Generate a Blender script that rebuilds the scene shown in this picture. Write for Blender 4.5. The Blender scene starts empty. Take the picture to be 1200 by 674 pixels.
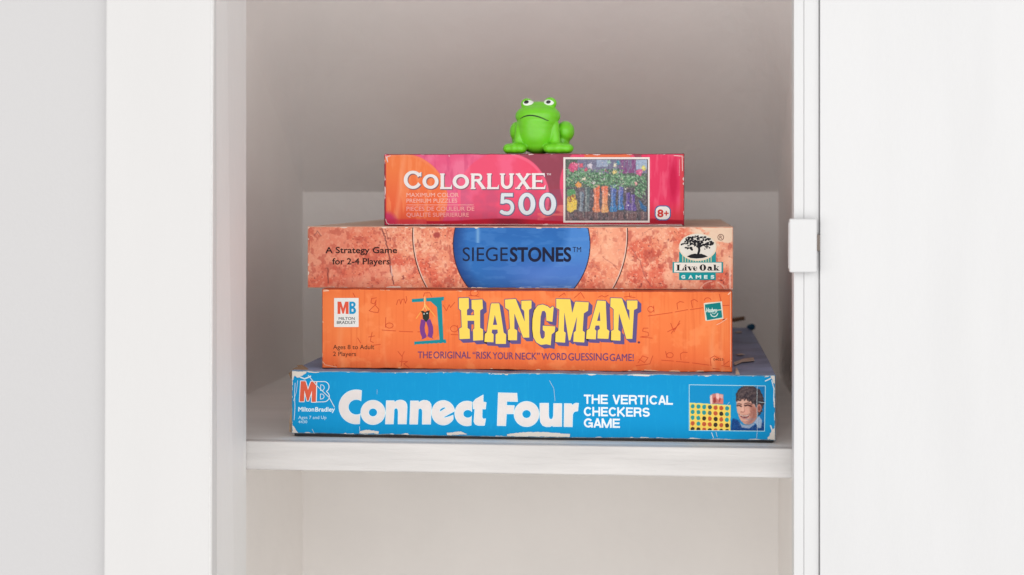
import bpy, bmesh, math, random
import numpy as np
from mathutils import Vector, Matrix
SC = bpy.context.scene
COL = SC.collection
# ---------------------------------------------------------------- camera
FPX, HZ, VX = 2000.0, 226.0, 192.0            # focal length, eye level and vanishing point, in photo pixels
TH = math.atan(VX / FPX); CT, ST = math.cos(TH), math.sin(TH)
D0 = 1.4 * CT                                  # the camera stands 1.4 m in front of the boxes
EYE = 0.20236                                  # eye height above the shelf
cam = bpy.data.cameras.new('camera'); camo = bpy.data.objects.new('camera', cam); COL.objects.link(camo)
camo.location = (0, -D0, EYE); camo.rotation_euler = (math.pi / 2, 0, TH)
cam.sensor_width = 36; cam.lens = FPX * 36 / 1200; cam.shift_y = -(337 - HZ) / 1200
cam.clip_start = 0.05; cam.clip_end = 50
cam.dof.use_dof = True; cam.dof.focus_distance = 1.425; cam.dof.aperture_fstop = 6.5
SC.camera = camo
# ---------------------------------------------------------------- light
w = bpy.data.worlds.new('World'); SC.world = w; w.use_nodes = True
w.node_tree.nodes['Background'].inputs[0].default_value = (1.0, 0.985, 0.97, 1)
w.node_tree.nodes['Background'].inputs[1].default_value = 0.40
def area(name, loc, target, size, power, col):
    l = bpy.data.lights.new(name, 'AREA'); l.shape = 'RECTANGLE'; l.size, l.size_y = size; l.energy = power; l.color = col
    o = bpy.data.objects.new(name, l); COL.objects.link(o); o.location = loc
    o.rotation_euler = (Vector(target) - Vector(loc)).to_track_quat('-Z', 'Y').to_euler(); return o
area('low_fill_light', (-0.2, -3.0, -0.9), (-0.15, 0.2, 0.1), (5.0, 1.5), 38, (1.0, 0.985, 0.965))  # unseen soft light added low in front to brighten the compartments
area('high_fill_light', (0.2, -3.0, 1.0), (-0.15, 0.0, 0.15), (5.0, 1.5), 56, (1.0, 0.995, 0.985))  # added high front fill, lifting the shelf top and side wall
area('side_light', (-2.4, -1.9, 0.1), (0.1, 0.3, 0.15), (1.6, 1.4), 16, (1.0, 0.99, 0.98))  # added side fill to brighten the right jamb
area('side_light', (2.4, -1.9, 0.1), (-0.4, 0.3, 0.15), (1.6, 1.4), 12, (1.0, 0.99, 0.98))  # added side fill to brighten the left jamb
SC.view_settings.view_transform = 'Standard'; SC.view_settings.look = 'None'
SC.cycles.diffuse_bounces = 10; SC.cycles.max_bounces = 14
SC.view_settings.exposure = 0.0; SC.view_settings.gamma = 1.0
try: SC.view_settings.use_curve_mapping = False
except Exception: pass
# ---------------------------------------------------------------- plane mapping
def XP(px, Y):                                 # world X of photo column px on the plane at depth Y
    t = (np.asarray(px, float) - 600) / FPX
    return (D0 + Y) * (t * CT - ST) / (CT + t * ST)
def dep(x, Y): return -x * ST + (D0 + Y) * CT
def ZP(px, py, Y): return EYE + (HZ - np.asarray(py, float)) * dep(XP(px, Y), Y) / FPX
def at(px, py, Y): return Vector((float(XP(px, Y)), Y, float(ZP(px, py, Y))))
# ---------------------------------------------------------------- colour + materials
def lin(c):
    c = np.asarray(c, float) / 255.0
    return np.where(c <= 0.04045, c / 12.92, ((c + 0.055) / 1.055) ** 2.4)
GAIN = 0.92
def L3(c): return tuple(float(v) for v in np.minimum(lin(c) * GAIN, 0.9)) + (1,)
MATS = {}
def node_mat(name, base, rough=0.5, spec=0.4, coat=0.0, var=0.0, vscale=30, vstretch=(1, 1, 1), bump=0.0, bscale=200, dirt=None, sss=0.0):
    m = bpy.data.materials.new(name); m.use_nodes = True; nt = m.node_tree; N = nt.nodes; K = nt.links
    p = N['Principled BSDF']; p.inputs['Roughness'].default_value = rough
    p.inputs['Specular IOR Level'].default_value = spec; p.inputs['Coat Weight'].default_value = coat; p.inputs['Coat Roughness'].default_value = 0.15
    tc = N.new('ShaderNodeTexCoord'); mp = N.new('ShaderNodeMapping'); mp.inputs['Scale'].default_value = vstretch
    K.new(tc.outputs['Object'], mp.inputs['Vector'])
    nz = N.new('ShaderNodeTexNoise'); nz.inputs['Scale'].default_value = vscale; nz.inputs['Detail'].default_value = 6
    K.new(mp.outputs['Vector'], nz.inputs['Vector'])
    mx = N.new('ShaderNodeMix'); mx.data_type = 'RGBA'
    ramp = N.new('ShaderNodeValToRGB'); ramp.color_ramp.elements[0].position = 0.35; ramp.color_ramp.elements[1].position = 0.65
    K.new(nz.outputs['Fac'], ramp.inputs['Fac']); K.new(ramp.outputs['Color'], mx.inputs['Factor'])
    d = dirt if dirt else tuple(v * (1 - var) for v in base[:3]) + (1,)
    mx.inputs['A'].default_value = d; mx.inputs['B'].default_value = base
    K.new(mx.outputs['Result'], p.inputs['Base Color'])
    if bump:
        n2 = N.new('ShaderNodeTexNoise'); n2.inputs['Scale'].default_value = bscale; n2.inputs['Detail'].default_value = 4
        K.new(mp.outputs['Vector'], n2.inputs['Vector'])
        b = N.new('ShaderNodeBump'); b.inputs['Strength'].default_value = bump; b.inputs['Distance'].default_value = 0.002
        K.new(n2.outputs['Fac'], b.inputs['Height']); K.new(b.outputs['Normal'], p.inputs['Normal'])
    if sss:
        p.inputs['Subsurface Weight'].default_value = sss; p.inputs['Subsurface Radius'].default_value = (0.4, 1.0, 0.2); p.inputs['Subsurface Scale'].default_value = 0.006
    return m
def ink(rgb, rough=0.42):
    k = (tuple(rgb), rough)
    if k not in MATS: MATS[k] = node_mat('ink_%d_%d_%d' % tuple(rgb), L3(rgb), rough, 0.12, var=0.05, vscale=90)
    return MATS[k]
def print_mat(name, rough=0.4, coat=0.1):      # printed card: colours sit in the mesh's own colour layer
    m = bpy.data.materials.new(name); m.use_nodes = True; nt = m.node_tree; p = nt.nodes['Principled BSDF']
    a = nt.nodes.new('ShaderNodeAttribute'); a.attribute_name = 'print'
    nt.links.new(a.outputs['Color'], p.inputs['Base Color'])
    nz = nt.nodes.new('ShaderNodeTexNoise'); nz.inputs['Scale'].default_value = 25; nz.inputs['Detail'].default_value = 5
    tc = nt.nodes.new('ShaderNodeTexCoord'); nt.links.new(tc.outputs['Object'], nz.inputs['Vector'])
    b = nt.nodes.new('ShaderNodeBump'); b.inputs['Strength'].default_value = 0.12; b.inputs['Distance'].default_value = 0.002
    nt.links.new(nz.outputs['Fac'], b.inputs['Height']); nt.links.new(b.outputs['Normal'], p.inputs['Normal'])
    mr = nt.nodes.new('ShaderNodeMapRange'); mr.inputs['To Min'].default_value = rough - 0.08; mr.inputs['To Max'].default_value = rough + 0.12
    nt.links.new(nz.outputs['Fac'], mr.inputs['Value']); nt.links.new(mr.outputs['Result'], p.inputs['Roughness'])
    p.inputs['Specular IOR Level'].default_value = 0.12; p.inputs['Coat Weight'].default_value = coat * .15; p.inputs['Coat Roughness'].default_value = 0.2
    return m
# ---------------------------------------------------------------- object helpers
def thing(name, label, cat, loc=(0, 0, 0), group=None):
    o = bpy.data.objects.new(name, None); COL.objects.link(o); o.location = loc; o.empty_display_size = 0.02
    o['label'] = label; o['category'] = cat
    if group: o['group'] = group
    return o
def rootloc(o):
    v = Vector((0, 0, 0))
    while o is not None: v = v + o.location; o = o.parent
    return v
def link(name, me, m, parent=None, smooth=False):
    if parent is not None:
        me.transform(Matrix.Translation(-rootloc(parent)))
    o = bpy.data.objects.new(name, me); COL.objects.link(o); o.parent = parent
    for mm in (m if isinstance(m, (list, tuple)) else [m]): me.materials.append(mm)
    if smooth:
        me.polygons.foreach_set('use_smooth', [True] * len(me.polygons))
    return o
def bmobj(name, bm, m, parent=None, smooth=False):
    me = bpy.data.meshes.new(name); bm.normal_update(); bm.to_mesh(me); bm.free(); return link(name, me, m, parent, smooth)
def add_box(bm, x0, x1, y0, y1, z0, z1, bev=0.0):
    r = bmesh.ops.create_cube(bm, size=1); vs = r['verts']
    for v in vs:
        v.co = Vector(((x0 + x1) / 2 + v.co.x * (x1 - x0), (y0 + y1) / 2 + v.co.y * (y1 - y0), (z0 + z1) / 2 + v.co.z * (z1 - z0)))
    if bev:
        es = list({e for v in vs for e in v.link_edges})
        bmesh.ops.bevel(bm, geom=es, offset=bev, segments=3, affect='EDGES', profile=0.5)
def boxobj(name, dims, m, parent=None, bev=0.0):
    bm = bmesh.new(); add_box(bm, *dims, bev=bev); return bmobj(name, bm, m, parent)
# ---------------------------------------------------------------- value noise
class Noise:
    def __init__(s, seed): s.r = np.random.RandomState(seed).rand(256, 256)
    def __call__(s, x, y):
        x = np.asarray(x, float); y = np.asarray(y, float); xi = np.floor(x).astype(int); yi = np.floor(y).astype(int)
        fx = x - xi; fy = y - yi; fx = fx * fx * (3 - 2 * fx); fy = fy * fy * (3 - 2 * fy); g = lambda a, b: s.r[a & 255, b & 255]
        return (g(xi, yi) * (1 - fx) + g(xi + 1, yi) * fx) * (1 - fy) + (g(xi, yi + 1) * (1 - fx) + g(xi + 1, yi + 1) * fx) * fy
    def fbm(s, x, y, o=4):
        t = 0; a = 0.5; n = 0
        for i in range(o): t = t + a * s(x * 2 ** i + 17 * i, y * 2 ** i + 5 * i); n += a; a *= 0.5
        return t / n
# ---------------------------------------------------------------- signed distance shapes (photo pixels on the face)
def s_poly(pts):
    P = [np.array(q, float) for q in pts]
    def f(x, y):
        d = np.full(np.shape(x), 1e9); ins = np.zeros(np.shape(x), bool)
        for i in range(len(P)):
            a, b = P[i], P[(i + 1) % len(P)]; ex, ey = b - a; wx, wy = x - a[0], y - a[1]
            t = np.clip((wx * ex + wy * ey) / max(ex * ex + ey * ey, 1e-12), 0, 1)
            d = np.minimum(d, (wx - t * ex) ** 2 + (wy - t * ey) ** 2)
            if ey != 0:
                c = ((a[1] <= y) != (b[1] <= y)) & (x < a[0] + (y - a[1]) / ey * ex); ins ^= c
        return np.where(ins, -1, 1) * np.sqrt(d)
    f.bb = (min(q[0] for q in P), min(q[1] for q in P), max(q[0] for q in P), max(q[1] for q in P)); return f
def s_stroke(pts, wd, caps='bb'):
    P = [np.array(q, float) for q in pts]; r = wd / 2
    def f(x, y):
        d = np.full(np.shape(x), 1e9); n = len(P) - 1
        for i in range(n):
            a, b = P[i], P[i + 1]; e = b - a; Ln = math.hypot(*e)
            if Ln < 1e-9: continue
            u = e / Ln; wx, wy = x - a[0], y - a[1]; t = wx * u[0] + wy * u[1]; q = np.abs(-wx * u[1] + wy * u[0])
            lo = np.maximum(-t, 0); hi = np.maximum(t - Ln, 0)
            dd = np.hypot(lo + hi, q) - r
            if i == 0 and caps[0] == 'b': dd = np.where(t < 0, np.maximum(-t, q - r), np.maximum(dd, -t) if n == 1 else np.where(t < Ln, np.maximum(dd, -t), dd))
            if i == n - 1 and caps[1] == 'b': dd = np.where(t > Ln, np.maximum(t - Ln, q - r), np.where(t > 0, np.maximum(dd, t - Ln), dd))
            d = np.minimum(d, dd)
        return d
    f.bb = (min(q[0] for q in P) - r, min(q[1] for q in P) - r, max(q[0] for q in P) + r, max(q[1] for q in P) + r); return f
def s_ell(cx, cy, rx, ry):
    def f(x, y):
        k = np.hypot((x - cx) / rx, (y - cy) / ry); g = np.hypot((x - cx) / rx ** 2, (y - cy) / ry ** 2) + 1e-9
        return k * (k - 1) / g
    f.bb = (cx - rx, cy - ry, cx + rx, cy + ry); return f
def s_rbox(x0, y0, x1, y1, r=0):
    def f(x, y):
        qx = np.abs(x - (x0 + x1) / 2) - (x1 - x0) / 2 + r; qy = np.abs(y - (y0 + y1) / 2) - (y1 - y0) / 2 + r
        return np.hypot(np.maximum(qx, 0), np.maximum(qy, 0)) + np.minimum(np.maximum(qx, qy), 0) - r
    f.bb = (x0, y0, x1, y1); return f
def U(*fs):
    fs = [q for q in fs if q]
    def f(x, y):
        d = fs[0](x, y)
        for g in fs[1:]: d = np.minimum(d, g(x, y))
        return d
    f.bb = (min(g.bb[0] for g in fs), min(g.bb[1] for g in fs), max(g.bb[2] for g in fs), max(g.bb[3] for g in fs)); return f
def SUB(a, b):
    f = lambda x, y: np.maximum(a(x, y), -b(x, y)); f.bb = a.bb; return f
def AND(a, b):
    f = lambda x, y: np.maximum(a(x, y), b(x, y))
    f.bb = (max(a.bb[0], b.bb[0]), max(a.bb[1], b.bb[1]), min(a.bb[2], b.bb[2]), min(a.bb[3], b.bb[3])); return f
def GROW(a, k):
    f = lambda x, y: a(x, y) - k; f.bb = (a.bb[0] - k, a.bb[1] - k, a.bb[2] + k, a.bb[3] + k); return f
def MOVE(a, dx, dy):
    f = lambda x, y: a(x - dx, y - dy); f.bb = (a.bb[0] + dx, a.bb[1] + dy, a.bb[2] + dx, a.bb[3] + dy); return f
def arc(cx, cy, rx, ry, a0, a1, n=24):
    return [(cx + rx * math.cos(math.radians(a0 + (a1 - a0) * i / n)), cy + ry * math.sin(math.radians(a0 + (a1 - a0) * i / n))) for i in range(n + 1)]
def Z(x0, y0, sx, pts): return [(x0 + a / sx, y0 + b / sx) for a, b in pts]
# ---------------------------------------------------------------- outline -> mesh on the face
def iso_mesh(name, f, Y, h, m, parent, lift):
    x0, y0, x1, y1 = f.bb; x0 -= 2 * h; y0 -= 2 * h; nx = int((x1 - x0) / h) + 4; ny = int((y1 - y0) / h) + 4
    xs = x0 + h * np.arange(nx); ys = y0 + h * np.arange(ny); GX, GY = np.meshgrid(xs, ys); F = f(GX, GY); F = np.where(F == 0, 1e-9, F)
    ins = F < 0; cnt = ins[:-1, :-1].astype(int) + ins[1:, :-1] + ins[:-1, 1:] + ins[1:, 1:]
    V = []; FA = []
    for j in range(ny - 1):
        row = cnt[j] == 4
        if row.any():
            d = np.diff(np.concatenate(([0], row.astype(int), [0]))); st = np.where(d == 1)[0]; en = np.where(d == -1)[0]
            for a, b in zip(st, en):
                k = len(V); V += [(xs[a], ys[j]), (xs[b], ys[j]), (xs[b], ys[j + 1]), (xs[a], ys[j + 1])]; FA.append((k, k + 1, k + 2, k + 3))
    for j, i in zip(*np.where((cnt > 0) & (cnt < 4))):
        cs = [(i, j), (i + 1, j), (i + 1, j + 1), (i, j + 1)]; poly = []
        for q in range(4):
            (ai, aj), (bi, bj) = cs[q], cs[(q + 1) % 4]; fa, fb = F[aj, ai], F[bj, bi]
            if fa < 0: poly.append((xs[ai], ys[aj]))
            if (fa < 0) != (fb < 0):
                t = fa / (fa - fb); poly.append((xs[ai] + t * (xs[bi] - xs[ai]), ys[aj] + t * (ys[bj] - ys[aj])))
        if len(poly) >= 3: k = len(V); V += poly; FA.append(tuple(range(k, k + len(poly))))
    if not FA: return None
    A = np.array(V); X = XP(A[:, 0], Y); Zz = ZP(A[:, 0], A[:, 1], Y)
    co = np.stack([X, np.full(len(A), Y - lift), Zz], 1)
    me = bpy.data.meshes.new(name); me.from_pydata(co.tolist(), [], [t[::-1] if False else t for t in FA]); me.update()
    return link(name, me, m, parent)
LIFT = 0.00006
def decal(name, f, Y, rgb, parent, layer=1, h=0.25, rough=0.42):
    return iso_mesh(name, f, Y, h, ink(rgb, rough), parent, LIFT * (layer + 1))
# ---------------------------------------------------------------- lettering from the built-in face
_tc = {}
def outlines(s):
    if s in _tc: return _tc[s]
    cu = bpy.data.curves.new('lettering', 'FONT'); cu.body = s; cu.size = 1; cu.resolution_u = 5
    o = bpy.data.objects.new('lettering', cu); COL.objects.link(o); bpy.context.view_layer.update()
    me = o.to_mesh(); cn = {}
    for p in me.polygons:
        for e in p.edge_keys: cn[e] = cn.get(e, 0) + 1
    vs = [v.co.copy() for v in me.vertices]
    # vertices can be doubled: merge on rounded position first
    key = {}; idx = []
    for v in vs: idx.append(key.setdefault((round(v.x, 5), round(v.y, 5)), len(key)))
    pos = [None] * len(key)
    for i, v in enumerate(vs): pos[idx[i]] = (v.x, -v.y)
    cn = {}
    for p in me.polygons:
        q = [idx[i] for i in p.vertices]
        for i in range(len(q)):
            e = tuple(sorted((q[i], q[(i + 1) % len(q)])))
            if e[0] != e[1]: cn[e] = cn.get(e, 0) + 1
    segs = np.array([(pos[a][0], pos[a][1], pos[b][0], pos[b][1]) for (a, b), c in cn.items() if c == 1])
    o.to_mesh_clear(); bpy.data.objects.remove(o); bpy.data.curves.remove(cu); _tc[s] = segs; return segs
def s_text(s, x0, x1, ytop, ybase, grow=0.0, shear=0.0, ref=None):
    """text fitted so that its ink runs from x0 to x1 and its caps from ytop to ybase"""
    sg = outlines(s).copy(); r = outlines(ref if ref else 'H'); cap = -r[:, [1, 3]].min()
    ax = (x1 - x0) / (sg[:, [0, 2]].max() - sg[:, [0, 2]].min()); mx = sg[:, [0, 2]].min(); ay = (ybase - ytop) / cap
    sg[:, [0, 2]] = (sg[:, [0, 2]] - mx) * ax + x0; sg[:, [1, 3]] = sg[:, [1, 3]] * ay + ybase
    if shear: sg[:, 1] += (sg[:, 0] - x0) * shear; sg[:, 3] += (sg[:, 2] - x0) * shear
    def f(x, y):
        d = np.full(np.shape(x), 25.0); ins = np.zeros(np.shape(x), bool); xs = x[0]; R = 2.0
        for a0, a1, b0, b1 in sg:
            lo, hi = min(a0, b0) - R, max(a0, b0) + R
            i0, i1 = np.searchsorted(xs, lo), np.searchsorted(xs, hi); sl = (slice(None), slice(i0, i1))
            if i1 > i0:
                X_, Y_ = x[sl], y[sl]; ex, ey = b0 - a0, b1 - a1; wx, wy = X_ - a0, Y_ - a1
                t = np.clip((wx * ex + wy * ey) / max(ex * ex + ey * ey, 1e-12), 0, 1)
                d[sl] = np.minimum(d[sl], (wx - t * ex) ** 2 + (wy - t * ey) ** 2)
            if a0 != b0:       # crossing test along y so that columns stay independent
                j0, j1 = np.searchsorted(xs, min(a0, b0), 'left'), np.searchsorted(xs, max(a0, b0), 'left')
                if j1 > j0:
                    xx = x[:, j0:j1]; ins[:, j0:j1] ^= y[:, j0:j1] < a1 + (xx - a0) / (b0 - a0) * (b1 - a1)
        return np.where(ins, -1, 1) * np.sqrt(d) - grow
    f.bb = (sg[:, [0, 2]].min() - grow, sg[:, [1, 3]].min() - grow, sg[:, [0, 2]].max() + grow, sg[:, [1, 3]].max() + grow)
    return f
def grotesk(s, x0, x1, yt, yb, wd, shear=0.0):
    """bold grotesque capitals drawn from strokes; unit box per glyph, fitted to the given rectangle"""
    W = dict(T=.60, H=.70, E=.62, V=.62, R=.70, I=.26, C=.74, A=.64, L=.58, K=.72, S=.67, G=.76, M=.86); W[' '] = .28
    Gp = .07; tot = sum(W[c] + (Gp if c not in 'AC' else .025) for c in s) - Gp; k = (x1 - x0) / tot; H = yb - yt; hx = wd / 2; out = []; x = x0
    for c in s:
        w_ = W[c] * k; a, b, t, u = x + hx, x + w_ - hx, yt + hx, yb - hx; mx, my = (a + b) / 2, (yt + yb) / 2
        P = lambda pts, cp='bb': out.append((s_stroke([(px, py + shear * (px - x0)) for px, py in pts], wd, cp)))
        if c == 'T': P([(x, t), (x + w_, t)]); P([(mx, t), (mx, yb)])
        if c == 'H': P([(a, yt), (a, yb)]); P([(b, yt), (b, yb)]); P([(a, my), (b, my)])
        if c in 'EL':
            P([(a, yt), (a, yb)]); P([(x, u), (x + w_, u)])
            if c == 'E': P([(x, t), (x + w_, t)]); P([(x, my), (x + w_ * .93, my)])
        if c == 'V': P([(a - hx * .3, yt), (mx, yb)]); P([(b + hx * .3, yt), (mx, yb)])
        if c == 'I': P([(mx, yt), (mx, yb)])
        if c == 'A': P([(a - hx * .3, yb), (mx, yt)]); P([(b + hx * .3, yb), (mx, yt)]); P([(a + w_ * .14, yb - H * .3), (b - w_ * .14, yb - H * .3)])
        if c == 'M': P([(a, yt), (a, yb)]); P([(b, yt), (b, yb)]); P([(a, yt), (mx, yb)]); P([(b, yt), (mx, yb)])
        if c == 'K': P([(a, yt), (a, yb)]); P([(a, my + H * .14), (b, yt)]); P([(a + w_ * .22, my - H * .02), (b + hx * .2, yb)])
        if c == 'R': P([(a, yt), (a, yb)]); P([(a, t)] + arc(b - H * .22, t + H * .21, H * .22, H * .21, -90, 90, 8) + [(a, t + H * .42)]); P([(b - w_ * .12, my + hx * .4), (b, yb)])
        if c in 'CG':
            P(arc(mx, my, (b - a) / 2, (u - t) / 2, -38, -322, 22))
            if c == 'G': P([(mx + hx * .2, my + hx * .3), (b + hx, my + hx * .3)]); P([(b, my), (b, yb)])
        if c == 'S': P(arc(mx, t + (my - t) / 2, (b - a) / 2 * .95, (my - t) / 2, -20, -270, 14) + arc(mx, my + (u - my) / 2, (b - a) / 2, (u - my) / 2, -90, 160, 14))
        x += (W[c] + (Gp if c not in 'AC' else .025)) * k
    return U(*out)
# ---------------------------------------------------------------- painting canvas -> colour layer
class Canvas:
    def __init__(s, x0, y0, x1, y1, h):
        s.nx = int(round((x1 - x0) / h)) + 1; s.ny = int(round((y1 - y0) / h)) + 1
        s.x, s.y = np.meshgrid(np.linspace(x0, x1, s.nx), np.linspace(y0, y1, s.ny)); s.c = np.zeros(s.x.shape + (3,))
    def fill(s, rgb): s.c[:] = np.array(rgb, float)
    def mix(s, mask, rgb):
        m = np.clip(mask, 0, 1)[..., None]; s.c = s.c * (1 - m) + np.asarray(rgb, float) * m
    def paint(s, f, rgb, soft=0.6, a=1.0): s.mix(a * np.clip(0.5 - f(s.x, s.y) / soft, 0, 1), rgb)
    def warp(s, amp, scale, seed):
        n = Noise(seed); dx = (n.fbm(s.x / scale, s.y / scale, 3) - .5) * 2 * amp; dy = (n.fbm(s.x / scale + 60, s.y / scale + 30, 3) - .5) * 2 * amp
        h = s.x[0, 1] - s.x[0, 0]; j, i = np.indices(s.x.shape)
        s.c = s.c[np.clip((j + dy / h).round().astype(int), 0, s.ny - 1), np.clip((i + dx / h).round().astype(int), 0, s.nx - 1)]
    def build(s, name, Y, mat, parent, lift=LIFT, top=None, bot=None, y0=None, y1=None):
        yy = s.y
        if top is not None:
            v = (s.y - y0) / (y1 - y0); yy = top(s.x) * (1 - v) + bot(s.x) * v
        X = XP(s.x, Y); Zz = ZP(s.x, yy, Y); co = np.stack([X, np.full(X.shape, Y - lift), Zz], -1).reshape(-1, 3)
        i = np.arange(s.ny * s.nx).reshape(s.ny, s.nx); F = np.stack([i[:-1, :-1], i[1:, :-1], i[1:, 1:], i[:-1, 1:]], -1).reshape(-1, 4)
        me = bpy.data.meshes.new(name); me.vertices.add(len(co)); me.vertices.foreach_set('co', co.ravel())
        me.loops.add(F.size); me.loops.foreach_set('vertex_index', F.ravel().astype(np.int32))
        me.polygons.add(len(F)); me.polygons.foreach_set('loop_start', np.arange(0, F.size, 4, dtype=np.int32)); me.update(calc_edges=True)
        at_ = me.color_attributes.new('print', 'FLOAT_COLOR', 'POINT')
        rgba = np.ones((s.ny * s.nx, 4), np.float32); rgba[:, :3] = np.minimum(lin(np.clip(s.c, 0, 255)).reshape(-1, 3) * GAIN, 0.9); at_.data.foreach_set('color', rgba.ravel())
        return link(name, me, mat, parent)
# ================================================================= THE CUPBOARD
white = node_mat('white_gloss_dimmed', (0.715, 0.715, 0.722, 1), 0.4, 0.4, var=0.04, vscale=9, vstretch=(2.2, 1, .35), bump=0.35, bscale=60)  # front whites painted darker, standing in for rolled-off highlights
jambm = node_mat('white_stile_dimmed', (0.69, 0.682, 0.68, 1), 0.5, 0.35, var=0.05, vscale=5, vstretch=(1, 1, 0.3), bump=0.2, bscale=120)  # stile face, darkened against the strong front light
inner = node_mat('warm_white_lightened', (0.908, 0.884, 0.863, 1), 0.75, 0.25, var=0.035, vscale=9, bump=0.45, bscale=70)  # interior paint lightened to stand in for light reaching inside
shelfm = node_mat('shelf_edge_dimmed', (0.67, 0.645, 0.63, 1), 0.5, 0.4, var=0.13, vscale=16, vstretch=(0.5, 3, 6), bump=0.5, bscale=60)  # shelf edge: darker copy of the shelf paint against the front light
jamblitm = node_mat('jamb_paint_lit', (0.89, 0.885, 0.88, 1), 0.5, 0.35, var=0.04, vscale=5, vstretch=(1, 1, 0.3), bump=0.2, bscale=120)  # lighter copy of the jamb paint, so the sideways face reads as lit
shelftop = node_mat('shelf_top_lit', (0.86, 0.845, 0.83, 1), 0.5, 0.35, var=0.06, vscale=12, vstretch=(0.6, 3, 4), bump=0.3, bscale=60)  # lighter copy of the shelf paint, standing in for light on top
wallm = node_mat('pale_grey_wall_paint', (0.59, 0.583, 0.588, 1), 0.7, 0.25, var=0.015, vscale=3, bump=0.2, bscale=150)
metal = node_mat('brown_metal', (0.25, 0.2, 0.17, 1), 0.4, 0.5, var=0.3)
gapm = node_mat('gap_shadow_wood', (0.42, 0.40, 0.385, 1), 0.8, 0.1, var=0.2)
YB = 0.55                                      # back wall
xl = float(XP(355, YB)); xr = float(XP(912, YB))
YJ = -0.03; YF = -0.135                        # back and front of the jambs
cup = thing('cupboard', 'white built-in cupboard with an open compartment, one thick shelf and a sloping ceiling inside', 'cupboard', (-0.15, YJ, -0.9))
zTop = 1.0; zBot = -0.95; zs = float(ZP(600, 225, YB))
boxobj('back_panel', (xl - .02, xr + .02, YB, YB + .02, zBot, zTop), inner, cup)
boxobj('side_panel', (xl - .022, xl, YJ, YB, zBot, zTop), inner, cup)
boxobj('side_panel', (xr, xr + .022, YJ, YB, zBot, zTop), inner, cup)
# the sloping ceiling: its lower edge meets the back wall at eye height and it climbs towards the front
zf = zs + 0.56
bm = bmesh.new(); nrm = Vector((0, -(zf - zs), -(YB - YJ))).normalized(); rows = []
for k in range(25):                             # plastered slope, coved into the side walls, the cove growing towards the front
    t = k / 24; y = YB + (YJ - YB) * t; z = zs + (zf - zs) * t; r = .001 + .13 * min(1, t * 1.5); R_ = []
    for sd in (-1, 1):
        seg = []
        for q in range(15):
            e = r * (1 - math.cos(math.pi / 2 * q / 14)); d = r * (1 - math.sin(math.pi / 2 * q / 14))
            x = xl - .0006 + e if sd < 0 else xr + .0006 - e
            seg.append((x, y, z, d))
        R_ += seg if sd < 0 else seg[::-1]
    rows.append([bm.verts.new(Vector((x, y_, z_)) + nrm * d) for x, y_, z_, d in R_])
for A_, B_ in zip(rows, rows[1:]):
    for i in range(len(A_) - 1): bm.faces.new((A_[i], A_[i + 1], B_[i + 1], B_[i]))
a = [bm.verts.new((x, YB - .0002, zTop)) for x in (xl + .0005, xr - .0005)]; b = [bm.verts.new((x, YJ, zTop)) for x in (xl + .0005, xr - .0005)]
bm.faces.new((a[0], a[1], b[1], b[0]))
for rw, e2 in ((rows[0], a), (rows[-1], b)): bm.faces.new([bm.verts.new(v.co) for v in rw] + [bm.verts.new(e2[1].co), bm.verts.new(e2[0].co)])
bmesh.ops.recalc_face_normals(bm, faces=bm.faces[:]); sl_ = bmobj('sloped_ceiling', bm, inner, cup)
for p in sl_.data.polygons: p.use_smooth = len(p.vertices) == 4 and abs(p.normal.z) < .95
boxobj('base_panel', (xl, xr, YJ, YB, zBot - .02, zBot), inner, cup)
# shelf: front arris at the photo's 517 / 524, underside 551 / 557
zsh = float(ZP(289, 550.5, YJ))
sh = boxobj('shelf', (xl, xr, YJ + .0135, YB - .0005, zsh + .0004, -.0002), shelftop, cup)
boxobj('front_edge', (xl, xr, YJ, YJ + .013, zsh, 0), shelfm, sh, bev=0.0012)  # split from the shelf only to carry the darker colour, offsetting front light
# left jamb's inner face, split off to take a brighter colour, + face frame stile
xj = float(XP(289, YJ)); xo = float(XP(123, YF)); xi = float(XP(248, YF)); SD = .004
def splay(name, xa0, xa1, xb0, xb1, y0, y1, m, par, lean=0.0, bev=.0008):
    bm = bmesh.new(); add_box(bm, 0, 1, y0, y1, zBot, zTop)
    for v in bm.verts:
        f = v.co.y < (y0 + y1) / 2; L, R_ = (xa0, xa1) if f else (xb0, xb1)
        v.co.x = L + (R_ - L) * v.co.x + (lean * (v.co.z - .1) if f else 0)
    bmesh.ops.bevel(bm, geom=bm.edges[:], offset=bev, segments=2, affect='EDGES'); return bmobj(name, bm, m, par)
splay('jamb_face', xi - .02, xi, xj - .02, xj, YF + .0005, YJ - .0006, jamblitm, cup, .004)
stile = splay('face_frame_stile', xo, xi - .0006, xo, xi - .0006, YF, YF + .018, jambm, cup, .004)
YR = -0.055
xr0 = float(XP(930, YR + .004)); xr1 = float(XP(942.3, YR)); xr2 = float(XP(959.6, YR))
boxobj('face_frame_stile', (xr1, xr2, YR, YJ - .0006, zBot, zTop), white, cup, bev=.0004)
boxobj('stop_strip', (xr0, xr1 - .0001, YR + .0008, YJ - .0006, zBot, zTop), white, cup, bev=.0004)
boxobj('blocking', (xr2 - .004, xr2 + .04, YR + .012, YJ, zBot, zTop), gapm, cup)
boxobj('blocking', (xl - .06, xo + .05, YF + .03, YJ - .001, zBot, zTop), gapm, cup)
# closed door leaf to the right
xd = float(XP(961.0, YR - .004))
dr = boxobj('door', (xd, xd + .7, YR - .004, YR + .016, zBot, zTop), white, cup, bev=0.0008)
p0 = at(956.5, 275, YR); p1 = at(961.3, 294, YR)
boxobj('hinge', (p0.x, p1.x, YR - .003, YR + .008, p1.z, p0.z), metal, dr, bev=.0004)
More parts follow.
